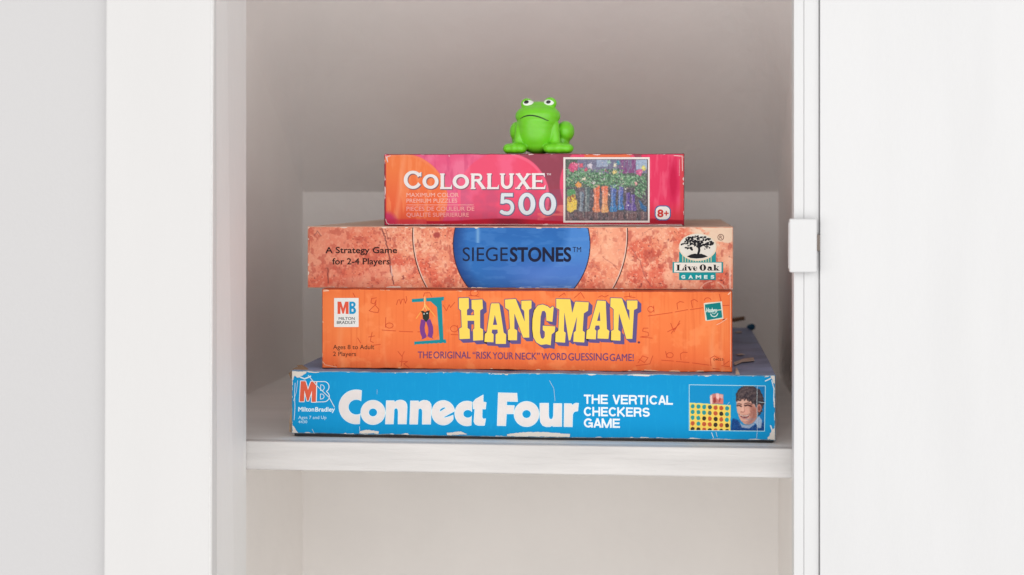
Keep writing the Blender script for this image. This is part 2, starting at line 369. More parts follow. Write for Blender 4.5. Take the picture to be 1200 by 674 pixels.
# catch fixed on the right stile
YC = YR - .013
c0 = at(925.3, 256.5, YC); c1 = at(957.5, 319.5, YC)
ct = boxobj('door_catch', (c0.x, c1.x, YC, YR - .0003, c1.z, c0.z), white, cup, bev=.0012)
boxobj('catch_lip', (c0.x - .0006, c0.x + .003, YC + .003, YR - .004, c1.z + .003, c0.z - .003), white, ct, bev=0.0005)
# wall to the left
wl = boxobj('wall_left', (xo - 1.2, xo - .0005, YF + .012, YF + .09, zBot, zTop), wallm); wl['kind'] = 'structure'
# ================================================================= BOXES
paper = L3((226, 214, 200)); 
cardm = node_mat('bare_cardboard', L3((176, 148, 122)), 0.85, 0.1, var=0.3, vscale=120)
paperm = node_mat('worn_paper', L3((232, 224, 216)), 0.8, 0.15, var=0.12, vscale=200)
darkm = node_mat('tray_and_shadow_card', L3((62, 58, 60)), 0.7, 0.2, var=0.3, vscale=60)  # tray card, dark enough to carry the contact shadow too
def edgefn(ya, yb, xa, xb, amp, seed, sag=0.0):
    n = Noise(seed)
    def f(x):
        x = np.asarray(x, float); t = (x - xa) / (xb - xa)
        return ya + (yb - ya) * t + sag * 4 * t * (1 - t) + amp * (n.fbm(x / 42.0, x * 0 + seed, 3) - 0.5) + amp * 0.35 * (n(x / 6.0, x * 0 + 3.3) - 0.5)
    return f
def box_body(root, Y, depth, xa, xb, top, bot, mat_side, mat_top, mat_rim=None, rim=0.0006, bulge=None, corner=1.6, name='lid'):
    """closed lid whose front outline follows the two worn edges; the corners are rounded over"""
    xs = np.linspace(xa, xb, 130); loop = [(x, float(top(x))) for x in xs] + [(x, float(bot(x))) for x in xs[::-1]]
    ncut = []
    for (x, y) in loop:                         # rounded corners
        ncut.append((x, y))
    bm = bmesh.new(); cx = (xa + xb) / 2; cy = (float(top(cx)) + float(bot(cx))) / 2
    A = [bm.verts.new(at(x, y, Y)) for x, y in ncut]
    def ring(dy, k, last=False):
        R = []
        for x, y in ncut:
            p = at(x, y, Y); tx = (1 if x > xb - 1e-6 else -1 if x < xa + 1e-6 else 0)
            q = Vector((p.x + tx * k, Y + dy, p.z + (k if y < cy else -k)))
            if bulge: q = q + bulge(x, y, dy)
            R.append(bm.verts.new(q))
        return R
    B = ring(rim, rim * 0.8); Cc = ring(depth * 0.25, rim * 0.8); Dd = ring(depth, rim * 0.8)
    n = len(A)
    def bridge(R, S, mi):
        for i in range(n):
            f = bm.faces.new((R[i], R[(i + 1) % n], S[(i + 1) % n], S[i])); f.material_index = mi if isinstance(mi, int) else mi(i)
    bridge(A, B, 2); tops = lambda i: 1 if i < 129 else 0
    bridge(B, Cc, tops); bridge(Cc, Dd, tops)
    m2 = 130
    for R, fl in ((A, 0), (Dd, 1)):
        for i in range(m2 - 1):
            q = (R[i], R[i + 1], R[2 * m2 - 2 - i], R[2 * m2 - 1 - i]); f = bm.faces.new(q); f.material_index = 0
    bmesh.ops.recalc_face_normals(bm, faces=bm.faces[:])
    return bmobj(name, bm, [mat_side, mat_top, mat_rim or mat_side], root)
def wear(Y, xa, xb, top, bot, seed, amount, parent, rgb=(232, 222, 212), layer=6, sides=True, name='worn_edge', h=0.3, thr=0.56):
    n = Noise(seed)
    def f(x, y):
        dt = y - top(x); db = bot(x) - y; d = np.minimum(dt, db)
        if sides: d = np.minimum(d, np.minimum((x - xa), (xb - x)))
        cnr = np.minimum(np.minimum(np.hypot(x - xa, dt), np.hypot(x - xb, dt)), np.minimum(np.hypot(x - xa, db), np.hypot(x - xb, db)))
        k = (n.fbm(x / 9.0, y / 5.0 + (db < dt) * 31, 4) - thr) * 14 * amount + np.clip(5 - cnr, 0, 5) * 0.35 * amount
        return np.maximum(d - np.minimum(k, 3.2 * amount), -d)
    f.bb = (xa, float(top(np.linspace(xa, xb, 50)).min()), xb, float(bot(np.linspace(xa, xb, 50)).max()))
    f.bb = (f.bb[0] - .5, f.bb[1] - .5, f.bb[2] + .5, f.bb[3] + .5)
    return decal(name, f, Y, rgb, parent, layer, h, rough=0.8)
def tray(root, Y, depth, xa, xb, top_px, bot_px_z, back=0.0016, mat=None):
    """bottom tray showing as a dark strip below the lid, contact shadow painted in with it; bot_px_z = its underside height"""
    x0 = float(XP(xa + 2, Y)); x1 = float(XP(xb - 2, Y)); zt = float(ZP(xa, top_px, Y)) + .004
    return boxobj('tray', (x0, x1, Y + back, Y + depth - .003, bot_px_z, zt), mat or darkm, root, bev=0.0005)
G = 0.0003
# ---------------------------------------------------------------- 1. blue box, bottom of the stack
Y1 = 0.0; XA, XB = 342.5, 908.0
t1 = edgefn(435.3, 441.0, XA, XB, 2.0, 11, -0.2); b1 = edgefn(507.2, 515.4, XA, XB, 1.2, 12, 0.5)
zc = float(ZP(342, 435, 0))
blue = thing('board_game_box', 'bright blue game box with torn corners and big white lettering, bottom of the stack', 'board game', (-.12, 0.24, 0))
greytop = node_mat('faded_lid_top', L3((150, 164, 200)), 0.6, 0.3, var=0.35, vscale=25, bump=0.3)
side1 = node_mat('grey_lid_side', L3((120, 112, 112)), 0.6, 0.3, var=0.3, vscale=60)
def bul1(x, y, dy):
    if x > XB - 1e-6 or x > XB - 5:
        k = 1.0 if y > 475 else 0.25
        return Vector((0.0042 * k * min(dy / .02, 1) if dy > .001 else 0, 0, 0))
    return Vector((0, 0, 0))
bm1 = box_body(blue, Y1, .49, XA, XB, t1, b1, side1, greytop, node_mat('blue_rim', L3((40, 150, 200)), .6, .15, vscale=160, dirt=L3((190, 206, 208))), bulge=bul1)
tray(blue, Y1, .49, XA, XB, 507.5, G, back=.0012)
cv = Canvas(XA + .2, 0, XB - .2, 74, 0.75); n = Noise(5); cv.fill((0, 148, 207))
cv.mix((n.fbm(cv.x / 60, cv.y / 30) - .35) * .5, (8, 158, 216)); cv.mix((n.fbm(cv.x / 1.6, cv.y / 14, 3) - .62) * 1.5, (30, 164, 216))
fp = cv.build('front_panel', Y1, print_mat('blue_print', 0.5, 0.03), blue, top=lambda x: t1(x) + .25, bot=lambda x: b1(x) - .25, y0=0, y1=74)
# big lettering (traced pieces)
def z1(p): return Z(390, 445, 8.0, p)
def z2(p): return Z(530, 445, 7.5, p)
C_ = SUB(SUB(s_ell(390 + 220 / 8, 445 + 255 / 8, 162 / 8, 160 / 8), s_ell(390 + 222 / 8, 445 + 257 / 8, 76 / 8, 72 / 8)), s_poly(z1([(273, 60), (600, 60), (600, 480), (247, 480)])))
o_ = SUB(s_ell(390 + 377 / 8, 445 + 307 / 8, 114 / 8, 114 / 8), s_ell(390 + 377 / 8, 445 + 307 / 8, 41 / 8, 39 / 8))
def nn(dx, dy):
    arch = s_poly(z1([(568 + dx, 200 + dy), (583 + dx, 210 + dy), (600 + dx, 198 + dy), (625 + dx, 191 + dy), (655 + dx, 193 + dy), (680 + dx, 206 + dy), (694 + dx, 230 + dy), (697 + dx, 260 + dy), (690 + dx, 415 + dy), (612 + dx, 415 + dy), (614 + dx, 300 + dy), (611 + dx, 280 + dy), (600 + dx, 267 + dy), (585 + dx, 267 + dy), (575 + dx, 280 + dy), (572 + dx, 300 + dy), (566 + dx, 300 + dy)]))
    return U(s_poly(z1([(502 + dx, 197 + dy), (576 + dx, 197 + dy), (574 + dx, 300 + dy), (568 + dx, 415 + dy), (494 + dx, 415 + dy)])), arch)
e_ = SUB(SUB(s_ell(390 + 1036 / 8, 445 + 310 / 8, 109 / 8, 115 / 8), s_poly(z1([(1000, 305), (1005, 280), (1020, 266), (1045, 257), (1063, 264)]))),
         s_poly(z1([(1036, 352), (1090, 322), (1150, 290), (1200, 290), (1200, 480), (1132, 480), (1128, 332), (1095, 345), (1050, 357)])))
c_ = SUB(SUB(s_ell(530 + 130 / 7.5, 445 + 297 / 7.5, 108 / 7.5, 109 / 7.5), s_ell(530 + 137 / 7.5, 445 + 300 / 7.5, 41 / 7.5, 36 / 7.5)), s_poly(z2([(176, 150), (300, 150), (300, 450), (164, 450)])))
t_ = s_poly(z2([(182, 200), (205, 172), (272, 134), (272, 196), (298, 200), (292, 258), (264, 258), (262, 330), (272, 346), (294, 343), (283, 402), (228, 402), (202, 392), (190, 368), (199, 258), (184, 256)]))
F_ = s_poly(z2([(405, 115), (568, 119), (574, 192), (480, 190), (478, 226), (546, 228), (538, 300), (477, 300), (470, 405), (395, 403)]))
o2 = SUB(s_ell(530 + 653 / 7.5, 445 + 302 / 7.5, 110 / 7.5, 111 / 7.5), s_ell(530 + 653 / 7.5, 445 + 302 / 7.5, 39 / 7.5, 37 / 7.5))
F_ = SUB(F_, GROW(s_ell(530 + 653 / 7.5, 445 + 302 / 7.5, 110 / 7.5, 111 / 7.5), 0.55))
u_ = s_poly(z2([(770, 207), (847, 207), (847, 320), (853, 342), (868, 350), (882, 342), (889, 320), (891, 209), (963, 210), (962, 411), (886, 412), (880, 402), (860, 413), (825, 414), (795, 402), (777, 375), (770, 335)]))
r_ = s_poly(z2([(985, 210), (1048, 211), (1056, 226), (1070, 212), (1088, 206), (1110, 207), (1103, 275), (1080, 278), (1066, 288), (1058, 306), (1055, 414), (982, 413)]))
big = U(C_, o_, nn(0, 0), nn(227, 2), e_, c_, t_, F_, o2, u_, r_)
decal('title_lettering', GROW(big, .35), Y1, (214, 240, 248), blue, 1, .25)
decal('title_lettering', GROW(big, -.3), Y1, (231, 224, 222), blue, 2, .25)
for s_, yb, x1_ in (("THE VERTICAL", 473.2, 788.6), ("CHECKERS", 487.6, 761.5), ("GAME", 501, 726.5)):
    decal('slogan_lettering', grotesk(s_, 684.2, x1_, yb - 10.8, yb, 2.1, shear=.012), Y1, (240, 246, 250), blue, 1, .2)
decal('small_lettering', U(s_text("Milton", 349.8, 368.2, 477.2, 482.1, .2), s_text("Bradley", 369.6, 392.3, 477.3, 482.2, .2)), Y1, (225, 242, 250), blue, 1, .15)
decal('small_lettering', s_text("Ages 7 and Up", 349.6, 382.5, 487.4, 491, .03), Y1, (190, 226, 244), blue, 1, .12)
decal('small_lettering', s_text("4430", 349.6, 360, 492.8, 496, .06), Y1, (190, 226, 244), blue, 1, .12)
def z3(p): return Z(336, 425, 7.486, p)
Mo = s_poly(z3([(124, 163), (165, 163), (187, 238), (214, 165), (260, 170), (256, 345), (219, 345), (222, 245), (192, 335), (178, 335), (156, 242), (152, 341), (113, 341)]))
Bo = s_poly(z3([(264, 166)] + arc(330, 212, 42, 46, -90, 62, 10) + arc(325, 297, 50, 47, -50, 90, 10) + [(260, 346)]))
Bc = U(s_poly(z3([(298, 195)] + arc(308, 220, 22, 25, -90, 90, 8) + [(297, 245)])), s_poly(z3([(296, 275)] + arc(306, 297, 22, 22, -90, 90, 8) + [(295, 320)])))
decal('logo', U(GROW(Mo, .75), SUB(GROW(Bo, .35), GROW(Bo, -.45)), SUB(GROW(Bc, .3), GROW(Bc, -.35))), Y1, (238, 244, 246), blue, 1, .15)
decal('logo', Mo, Y1, (226, 98, 70), blue, 2, .15)
# photograph printed on the box
cv = Canvas(807.6, 451.0, 896.2, 504.6, .25); cv.y = cv.y + (cv.x - 807.6) * .015
n = Noise(21); cv.fill((4, 142, 200)); cv.mix((cv.x - 860) / 50, (0, 104, 172))
def z4(p): return Z(800, 445, 9.232, p)
pt = lambda q: s_poly(z4(q))
cv.paint(pt([(75, 250), (520, 277), (516, 560), (75, 560)]), (240, 206, 92)); cv.paint(pt([(75, 250), (520, 277), (520, 290), (75, 262)]), (232, 232, 150), .8, .6)
kinds = [['t', 't', 't', 'k', 'r', 'r', 't'], ['t', 't', 't', 'g', 'r', 'b', 't'], ['t', 't', 'b', 'r', 'b', 'r', 't'], ['r', 't', 'r', 'r', 'b', 'r', 'b'], ['b', 'b', 'r', 'b', 'r', 'b', 'b']]
for j in range(5):
    for i in range(7):
        cx, cy = 800 + (108 + i * 62) / 9.232, 445 + (288 + j * 62 + i * 4) / 9.232
        col = {'t': (40, 150, 150), 'k': (60, 90, 90), 'g': (96, 110, 96), 'r': (196, 88, 52), 'b': (52, 44, 34)}[kinds[j][i]]
        cv.paint(s_ell(cx, cy, 2.35, 2.6), col, .5); cv.paint(s_ell(cx + .35, cy + .1, 1.0, 1.2), np.array(col) * .75 + 25, .8, .7)
for q, c in (([(295, 175), (330, 155), (370, 148), (440, 160), (440, 265), (300, 262)], (196, 120, 112)), ([(296, 172), (318, 168), (322, 262), (300, 262)], (232, 200, 190)), ([(358, 150), (390, 152), (400, 180), (385, 220), (365, 200)], (240, 190, 184)),
             ([(400, 160), (436, 163), (436, 205), (405, 200)], (222, 168, 160)), ([(330, 200), (352, 190), (366, 235), (345, 255), (330, 240)], (150, 62, 58)), ([(392, 205), (412, 200), (412, 240), (392, 240)], (168, 60, 62)), ([(405, 215), (436, 212), (436, 262), (405, 262)], (214, 120, 110))):
    cv.paint(pt(q), c, 1.0)
cv.paint(pt([(545, 420), (600, 440), (640, 500), (720, 520), (800, 480), (885, 460), (885, 560), (520, 560), (530, 450)]), (8, 58, 122), 2.0)
cv.mix((n.fbm(cv.x / 3, cv.y / 5) - .5) * 1.5 * (cv.y > 491) * (cv.x > 857), (20, 90, 160))
hair0 = pt([(585, 235), (570, 205), (582, 150), (612, 100), (655, 72), (720, 64), (780, 76), (836, 112), (868, 180), (884, 245), (866, 300), (856, 350), (822, 392), (806, 330), (790, 290), (770, 262), (700, 262), (620, 240)])
hair = lambda x, y: hair0(x, y) + (Noise(77).fbm(x / 1.1, y / 1.6, 3) - .5) * 2.4
cv.paint(hair, (56, 46, 52), 1.0)
face = pt([(582, 240), (598, 226), (612, 232), (628, 214), (650, 206), (668, 214), (690, 204), (712, 226), (735, 232), (752, 258), (778, 268), (790, 300), (804, 310), (812, 360), (800, 420), (770, 465), (720, 490), (668, 484), (632, 450), (606, 400), (588, 330), (582, 280)])
cv.paint(face, (212, 158, 138), 1.0)
cv.paint(pt([(700, 240), (770, 270), (806, 320), (800, 410), (740, 478), (690, 488), (735, 430), (745, 360), (720, 290)]), (176, 112, 96), 5.0, .7)
cv.paint(s_ell(800 + 828 / 9.232, 445 + 310 / 9.232, 2.6, 4.6), (190, 122, 106), 1.0); cv.paint(s_ell(800 + 830 / 9.232, 445 + 312 / 9.232, 1.2, 2.8), (132, 70, 62), 1.0)
cv.paint(s_ell(800 + 640 / 9.232, 445 + 230 / 9.232, 6, 2.4), (226, 180, 162), 3.0, .8); cv.paint(s_ell(800 + 680 / 9.232, 445 + 345 / 9.232, 3.6, 3), (224, 160, 142), 3.0, .8)
cv.paint(pt([(584, 240), (640, 214), (700, 216), (740, 238), (736, 262), (670, 262), (640, 300), (590, 300)]), (218, 168, 148), 3.0, .8)
cv.paint(pt([(586, 300), (625, 296), (630, 340), (612, 366), (596, 360)]), (224, 170, 148), 2.5, .8)
cv.paint(s_stroke(z4([(588, 284), (610, 279), (634, 288)]), 1.5, 'rr'), (70, 40, 40), .9); cv.paint(s_stroke(z4([(674, 284), (705, 276), (744, 288)]), 1.7, 'rr'), (70, 38, 38), .9)
cv.paint(s_stroke(z4([(588, 266), (612, 260), (636, 268)]), .9, 'rr'), (88, 54, 50), 1.0); cv.paint(s_stroke(z4([(668, 264), (704, 252), (750, 268)]), 1.0, 'rr'), (88, 54, 50), 1.0)
cv.paint(pt([(648, 288), (662, 288), (668, 340), (650, 356), (626, 346), (640, 320)]), (232, 184, 162), 1.4, .7)
cv.paint(s_stroke(z4([(664, 300), (672, 338), (656, 354), (630, 350)]), .9, 'rr'), (150, 84, 74), 1.0)
cv.paint(pt([(606, 374), (640, 386), (690, 384), (730, 368), (716, 402), (676, 418), (634, 406)]), (122, 54, 52), 1.0)
cv.paint(s_stroke(z4([(622, 384), (652, 395), (696, 391), (716, 382)]), .95, 'rr'), (226, 208, 196), .7)
cv.paint(s_stroke(z4([(640, 416), (672, 424), (704, 412)]), .8, 'rr'), (190, 110, 100), 1.2, .8); cv.paint(s_stroke(z4([(738, 340), (744, 368), (734, 392)]), .7, 'rr'), (140, 78, 68), 1.2, .8)
cv.paint(s_stroke(z4([(640, 452), (672, 462), (700, 454)]), .8, 'rr'), (168, 104, 92), 1.6, .7); cv.paint(pt([(744, 300), (806, 320), (798, 410), (752, 460), (700, 486), (744, 400)]), (138, 82, 72), 5.0, .55)
for p_ in ([(600, 160), (640, 110), (700, 92)], [(640, 180), (680, 130), (750, 110)], [(700, 190), (740, 150), (800, 140)], [(760, 230), (800, 190), (846, 190)], [(600, 200), (615, 170), (650, 150)]):
    cv.paint(s_stroke(z4(p_), 1.6, 'rr'), (104, 86, 82), 2.6, .75)
for p_ in ([(585, 232), (596, 214), (612, 226)], [(625, 226), (640, 196), (652, 210)], [(668, 222), (690, 196), (706, 226)], [(720, 236), (740, 214), (756, 256)]):
    cv.paint(s_stroke(z4(p_), 1.5, 'rr'), (50, 38, 42), 1.2, .9)
cv.mix((n.fbm(cv.x / .9, cv.y / 2.2, 3) - .5) * 1.2 * (hair(cv.x, cv.y) < 0) * (face(cv.x, cv.y) > .5), (108, 90, 92))
cv.paint(pt([(770, 470), (805, 415), (828, 395), (858, 440), (850, 520), (820, 525), (790, 478)]), (158, 176, 200), .8); cv.paint(pt([(620, 470), (650, 492), (720, 496), (770, 470), (780, 485), (720, 530), (640, 520)]), (150, 164, 188), .8)
cv.mix((n(cv.x / .8, cv.y / .8) > .6) * (cv.y > 489) * (cv.x > 865) * (cv.y < 502) * .35, (90, 116, 150))
cv.paint(s_ell(800 + 655 / 9.232, 445 + 320 / 9.232, 2.2, 3.0), (232, 178, 158), 2.5, .7); cv.warp(.4, 2.2, 91); cv.mix(np.clip((n.fbm(cv.x / .8, cv.y / .8, 2) - .5) * .5, 0, .1) * (cv.x > 858), (230, 220, 220))
cv.y = cv.y - (cv.x - 807.6) * .015
SK = lambda x: (x - 807.6) * .015
pc = cv.build('picture', Y1, print_mat('photo_print', .5, .05), blue, lift=LIFT * 2, top=lambda x: 450.9 + SK(x), bot=lambda x: 504.4 + SK(x), y0=451.0, y1=504.6)
fr = s_stroke([(807.7, 450.9), (896.9, 452.3), (895.9, 505.3), (807.6, 504.4), (807.7, 450.9)], .75, 'rr')
decal('picture_border', fr, Y1, (176, 226, 240), blue, 3, .15)
wear(Y1, XA, XB, t1, b1, 31, .5, blue, sides=True)
# creases and torn places of the blue box
scr = [([(361.5, 440), (371.5, 452), (386, 466), (392, 477)], .9), ([(346, 449), (345.3, 462), (345.8, 478), (344.8, 492)], .7), ([(350, 441), (357, 444), (364, 441)], 1.6), ([(344, 470), (347.5, 459), (349, 446)], .5),
       ([(644, 446), (649, 455), (650.5, 470)], .35), ([(887.3, 453), (887, 470), (887.4, 505), (886.7, 513)], .35), ([(889, 471), (897, 472)], .4), ([(904.5, 446), (907, 456), (906.7, 470)], 1.2), ([(903, 499), (906.4, 508)], 1.6), ([(897, 446.5), (903, 443.5)], 1.3),
       ([(366, 503), (368.5, 508)], .5), ([(421.5, 500), (421.8, 507)], .5), ([(442, 456.5), (442, 462)], .25), ([(855, 471), (850, 477)], .3), ([(834, 507), (836, 513)], .8), ([(839, 506), (840.5, 512)], .5)]
decal('crease', U(*[s_stroke(p, w_, 'rr') for p, w_ in scr]), Y1, (214, 232, 238), blue, 7, .15, .8)
def jag(poly, seed, k=1.3):
    n = Noise(seed); g = s_poly(poly); f = lambda x, y: g(x, y) + (n.fbm(x / 2.2, y / 2.2, 3) - .5) * k * 2; f.bb = (g.bb[0] - 1, g.bb[1] - 1, g.bb[2] + 1, g.bb[3] + 1); return f
inside1 = lambda g: AND(g, (lambda f_: (setattr(f_, 'bb', (XA, 430, XB, 518)), f_)[1])(lambda x, y: np.maximum(np.maximum(t1(x) - y, y - b1(x)), np.maximum(XA - x, x - XB))))
decal('torn_patch', inside1(U(jag([(342, 435), (360, 436), (355, 439.5), (349, 443), (345.5, 439), (343.4, 445)], 3, .9), jag([(342, 497), (345, 500), (350, 508), (343, 508)], 4, .9), jag([(902, 440), (909, 440), (909, 452), (906, 447)], 8), jag([(904, 505), (909, 499), (909, 516), (899, 515)], 9),
        jag([(422, 505.5), (430, 503.5), (444, 505.5), (444, 508), (421, 508)], 5, .6), jag([(594, 508.6), (612, 506.6), (640, 506.3), (668, 508.6), (668, 512), (594, 511)], 6, .6), jag([(524, 507.5), (540, 505.5), (548, 509), (524, 510)], 7, .6))), Y1, (228, 220, 210), blue, 8, .2, .85)
# cardboard lifted off the top left corner, and the split side flap
def shard(name, pts, th, m, parent):
    bm = bmesh.new(); P = [Vector(p) for p in pts]; nrm = (P[1] - P[0]).cross(P[2] - P[0]).normalized()
    a = [bm.verts.new(p) for p in P]; b = [bm.verts.new(p + nrm * th) for p in P]; bm.faces.new(a); bm.faces.new(b[::-1])
    for i in range(len(P)): bm.faces.new((a[i], b[i], b[(i + 1) % len(P)], a[(i + 1) % len(P)]))
    bmesh.ops.recalc_face_normals(bm, faces=bm.faces[:]); return bmobj(name, bm, m, parent)
shard('torn_flap', [at(339, 438, .006), at(345, 432, .012), at(352, 429, .02), at(364, 434.5, .004), at(356, 436.2, -.0005), at(344, 437.2, -.0005), at(341.5, 444, .002)], .0008, cardm, blue)
shard('torn_flap', [at(348, 428, .03), at(354, 427.5, .034), at(364, 433.5, .01), at(361, 434.7, .008), at(353, 431, .02)], .0006, cardm, blue)
shard('torn_flap', [at(342.6, 476, .003), at(341.2, 482, .003), at(339.8, 494, .003), at(339.6, 505.5, .003), at(342.8, 507, .003)], .002, cardm, blue)
def Pz(px, py, z):
    d = (EYE - z) * FPX / (py - HZ); t = (px - 600) / FPX; return Vector((d * (t * CT - ST), d * (CT + t * ST) - D0, z))
zt = zc + .0018
for q in ([(861, 428), (860, 424.5), (872, 420), (883, 418.8), (884.2, 422.6), (870, 424)], [(862, 438.5), (862, 431), (864, 431.2), (867, 438.6)], [(862, 415.5), (868, 414), (873, 415.2), (866, 416)], [(861, 389.5), (867, 388), (870, 389.3), (864, 390)]):
    shard('torn_patch', [Pz(x, y, zt) for x, y in q], .0003, node_mat('torn_tan_paper', L3((212, 194, 180)), .85, .1, var=.2, vscale=100), blue)
p = Pz(880, 387, zt)
bm = bmesh.new(); bmesh.ops.create_icosphere(bm, subdivisions=3, radius=.0042)
for v in bm.verts: v.co = Vector((v.co.x * 1.1, v.co.y * 1.6, v.co.z * .8)) * (1 + .1 * math.sin(v.co.x * 700)) + p + Vector((0, 0, .0035))
bmobj('crushed_corner', bm, node_mat('crushed_blue_card', L3((50, 110, 150)), .7, .2, var=.4), blue, True)
shard('torn_flap', [at(856, 374.5, .46), at(872.5, 372, .46), at(873, 375, .462), at(857, 378, .462)], .002, node_mat('old_card', L3((170, 136, 110)), .85, .1, var=.3), blue)
# ---------------------------------------------------------------- 2. orange box
Y2 = .02; XA2, XB2 = 378.0, 857.5
t2 = edgefn(339.4, 342.6, XA2, XB2, 1.1, 41); b2 = edgefn(430.6, 435.6, XA2, XB2, 1.3, 42, .2)
zb2 = zc + .0012 + .0006; zt2 = float(ZP(XA2, 339.4, Y2))
orange = thing('board_game_box', 'orange word game box with yellow and purple lettering, second from the bottom', 'board game', (-.12, .2, zb2))
side2 = node_mat('orange_lid_side', L3((206, 88, 50)), .5, .3, var=.2, vscale=60)
box_body(orange, Y2, .26, XA2, XB2, t2, b2, side2, side2)
tray(orange, Y2, .26, XA2, XB2, 431, zb2, back=.0016)
cv = Canvas(XA2 + .2, 0, XB2 - .2, 94, .5); n = Noise(6); X_, Y_ = cv.x, cv.y
cv.fill((244, 124, 66)); cv.mix(np.clip((n.fbm(X_ / 70, Y_ / 40) - .42) * 2.4, 0, .8), (250, 138, 76)); cv.mix(np.clip((n.fbm(X_ / 2.2, Y_ / 60 + 9, 3) - .5) * 1.6, 0, .55), (230, 104, 52))
cv.mix(np.clip((Y_ - 55) / 60, 0, .5), (234, 100, 54)); cv.mix(np.clip((n.fbm(X_ / 12, Y_ / 12 + 40) - .58) * 3, 0, .5), (255, 150, 92))  # bottom of the panel painted darker, as less light falls there
for x0, wd, a in ((400, 3.5, .22), (836, 3, .3), (847, 2, .2), (452, 2, .12), (760, 4, .14)): cv.mix(a * np.exp(-((X_ - x0 - 2 * np.sin(Y_ / 14)) / wd) ** 2) * np.clip((Y_ - 8) / 60, 0, 1), (255, 196, 150))
cv.build('front_panel', Y2, print_mat('orange_print', .38, .12), orange, top=lambda x: t2(x) + .2, bot=lambda x: b2(x) - .2, y0=0, y1=94)
# faint handwriting printed under the lettering
SC_ = []
def z5(p): return Z(365, 330, 4.615, p)
def z6(p): return Z(610, 330, 4.615, p)
def hw(pts, w_=.78): SC_.append(s_stroke(pts, w_, 'rr'))
hw(z5([(352, 88), (325, 92), (322, 115), (340, 122), (350, 100), (345, 128), (365, 150), (360, 168), (335, 165), (312, 158), (330, 140), (350, 122)]))
hw(z5([(460, 125), (468, 100), (478, 98), (482, 122), (490, 96), (502, 95), (508, 118), (516, 98), (512, 80)])); hw(z5([(402, 195), (400, 248)])); hw(z5(arc(422, 238, 20, 14, 160, 520, 16)))
hw(z5([(382, 262), (455, 267)])); hw(z5([(475, 269), (548, 272)])); hw(z5([(575, 272), (600, 272)])); hw(z5([(755, 286), (792, 288)])); hw(z5(arc(772, 255, 20, 17, 0, 360, 16))); hw(z5([(790, 238), (796, 275)]))
hw(z5([(328, 275), (318, 322), (335, 330)])); hw(z5([(308, 300), (342, 294)])); hw(z5([(250, 305), (266, 332)])); hw(z5([(330, 345), (372, 340)])); hw(z5([(468, 378), (490, 405), (502, 378)])); hw(z5([(492, 405), (485, 458)])); hw(z5([(478, 432), (520, 432), (500, 445), (528, 466)]))
hw(z5([(712, 128), (730, 158), (745, 125), (752, 140), (775, 112)])); hw(z5(arc(880, 62, 22, 16, 10, 350, 14))); hw(z5([(852, 75), (905, 80)])); hw(z5([(606, 80), (612, 62), (640, 60), (650, 82)])); hw(z5([(225, 62), (236, 84)])); hw(z5([(120, 452), (124, 466)])); hw(z5([(132, 448), (140, 468)]))
hw(z6(arc(704, 150, 16, 16, 20, 340, 12))); hw(z6([(720, 132), (722, 166)])); hw(z6([(690, 186), (820, 168)])); hw(z6([(835, 165), (905, 152)])); hw(z6([(918, 152), (985, 142)])); hw(z6([(850, 150), (846, 118), (862, 108), (882, 112)])); hw(z6([(930, 140), (922, 105), (940, 96), (958, 108)]))
hw(z6([(1075, 68), (1090, 130), (1128, 128)])); hw(z6(arc(1012, 102, 18, 14, 180, 350, 8))); hw(z6([(690, 252), (664, 252), (660, 268), (690, 275), (692, 295), (655, 298)])); hw(z6([(648, 300), (712, 306)])); hw(z6([(812, 225), (826, 262), (862, 226)])); hw(z6([(795, 272), (838, 250), (815, 280)])); hw(z6([(862, 212), (830, 272)]))
hw(z6([(785, 378), (792, 412)])); hw(z6(arc(808, 398, 18, 14, 150, 500, 12))); hw(z6([(762, 425), (828, 430)])); hw(z6([(842, 432), (912, 438)])); hw(z6([(868, 424), (864, 392), (880, 382), (902, 384)])); hw(z6([(930, 440), (1020, 452)])); hw(z6([(1030, 455), (1026, 415), (1048, 402), (1072, 415)])); hw(z6([(1040, 470), (1075, 474)]))
hw(z6([(1088, 455), (1130, 460)])); hw(z6([(1100, 420), (1100, 450), (1128, 430)])); hw(z6([(635, 440), (660, 402), (690, 412), (670, 438), (640, 420)])); hw(z6([(625, 455), (700, 445), (715, 402)])); hw(z6([(208, 82), (238, 62), (242, 74)])); hw(z6([(290, 90), (325, 58), (345, 90)])); hw(z6([(420, 85), (440, 76), (455, 84), (475, 74)])); hw(z6([(560, 84), (600, 78)])); hw(z6([(588, 60), (590, 84), (620, 86)]))
decal('handwriting', U(*SC_[:len(SC_) // 2]), Y2, (212, 78, 44), orange, 1, .18); decal('handwriting', U(*SC_[len(SC_) // 2:]), Y2, (210, 76, 42), orange, 1, .18)
def z7(p): return Z(530, 340, 9.625, p)
def z8(p): return Z(640, 340, 9.625, p)
def z7o(p): return [(x, y) for x, y in z7(p)]
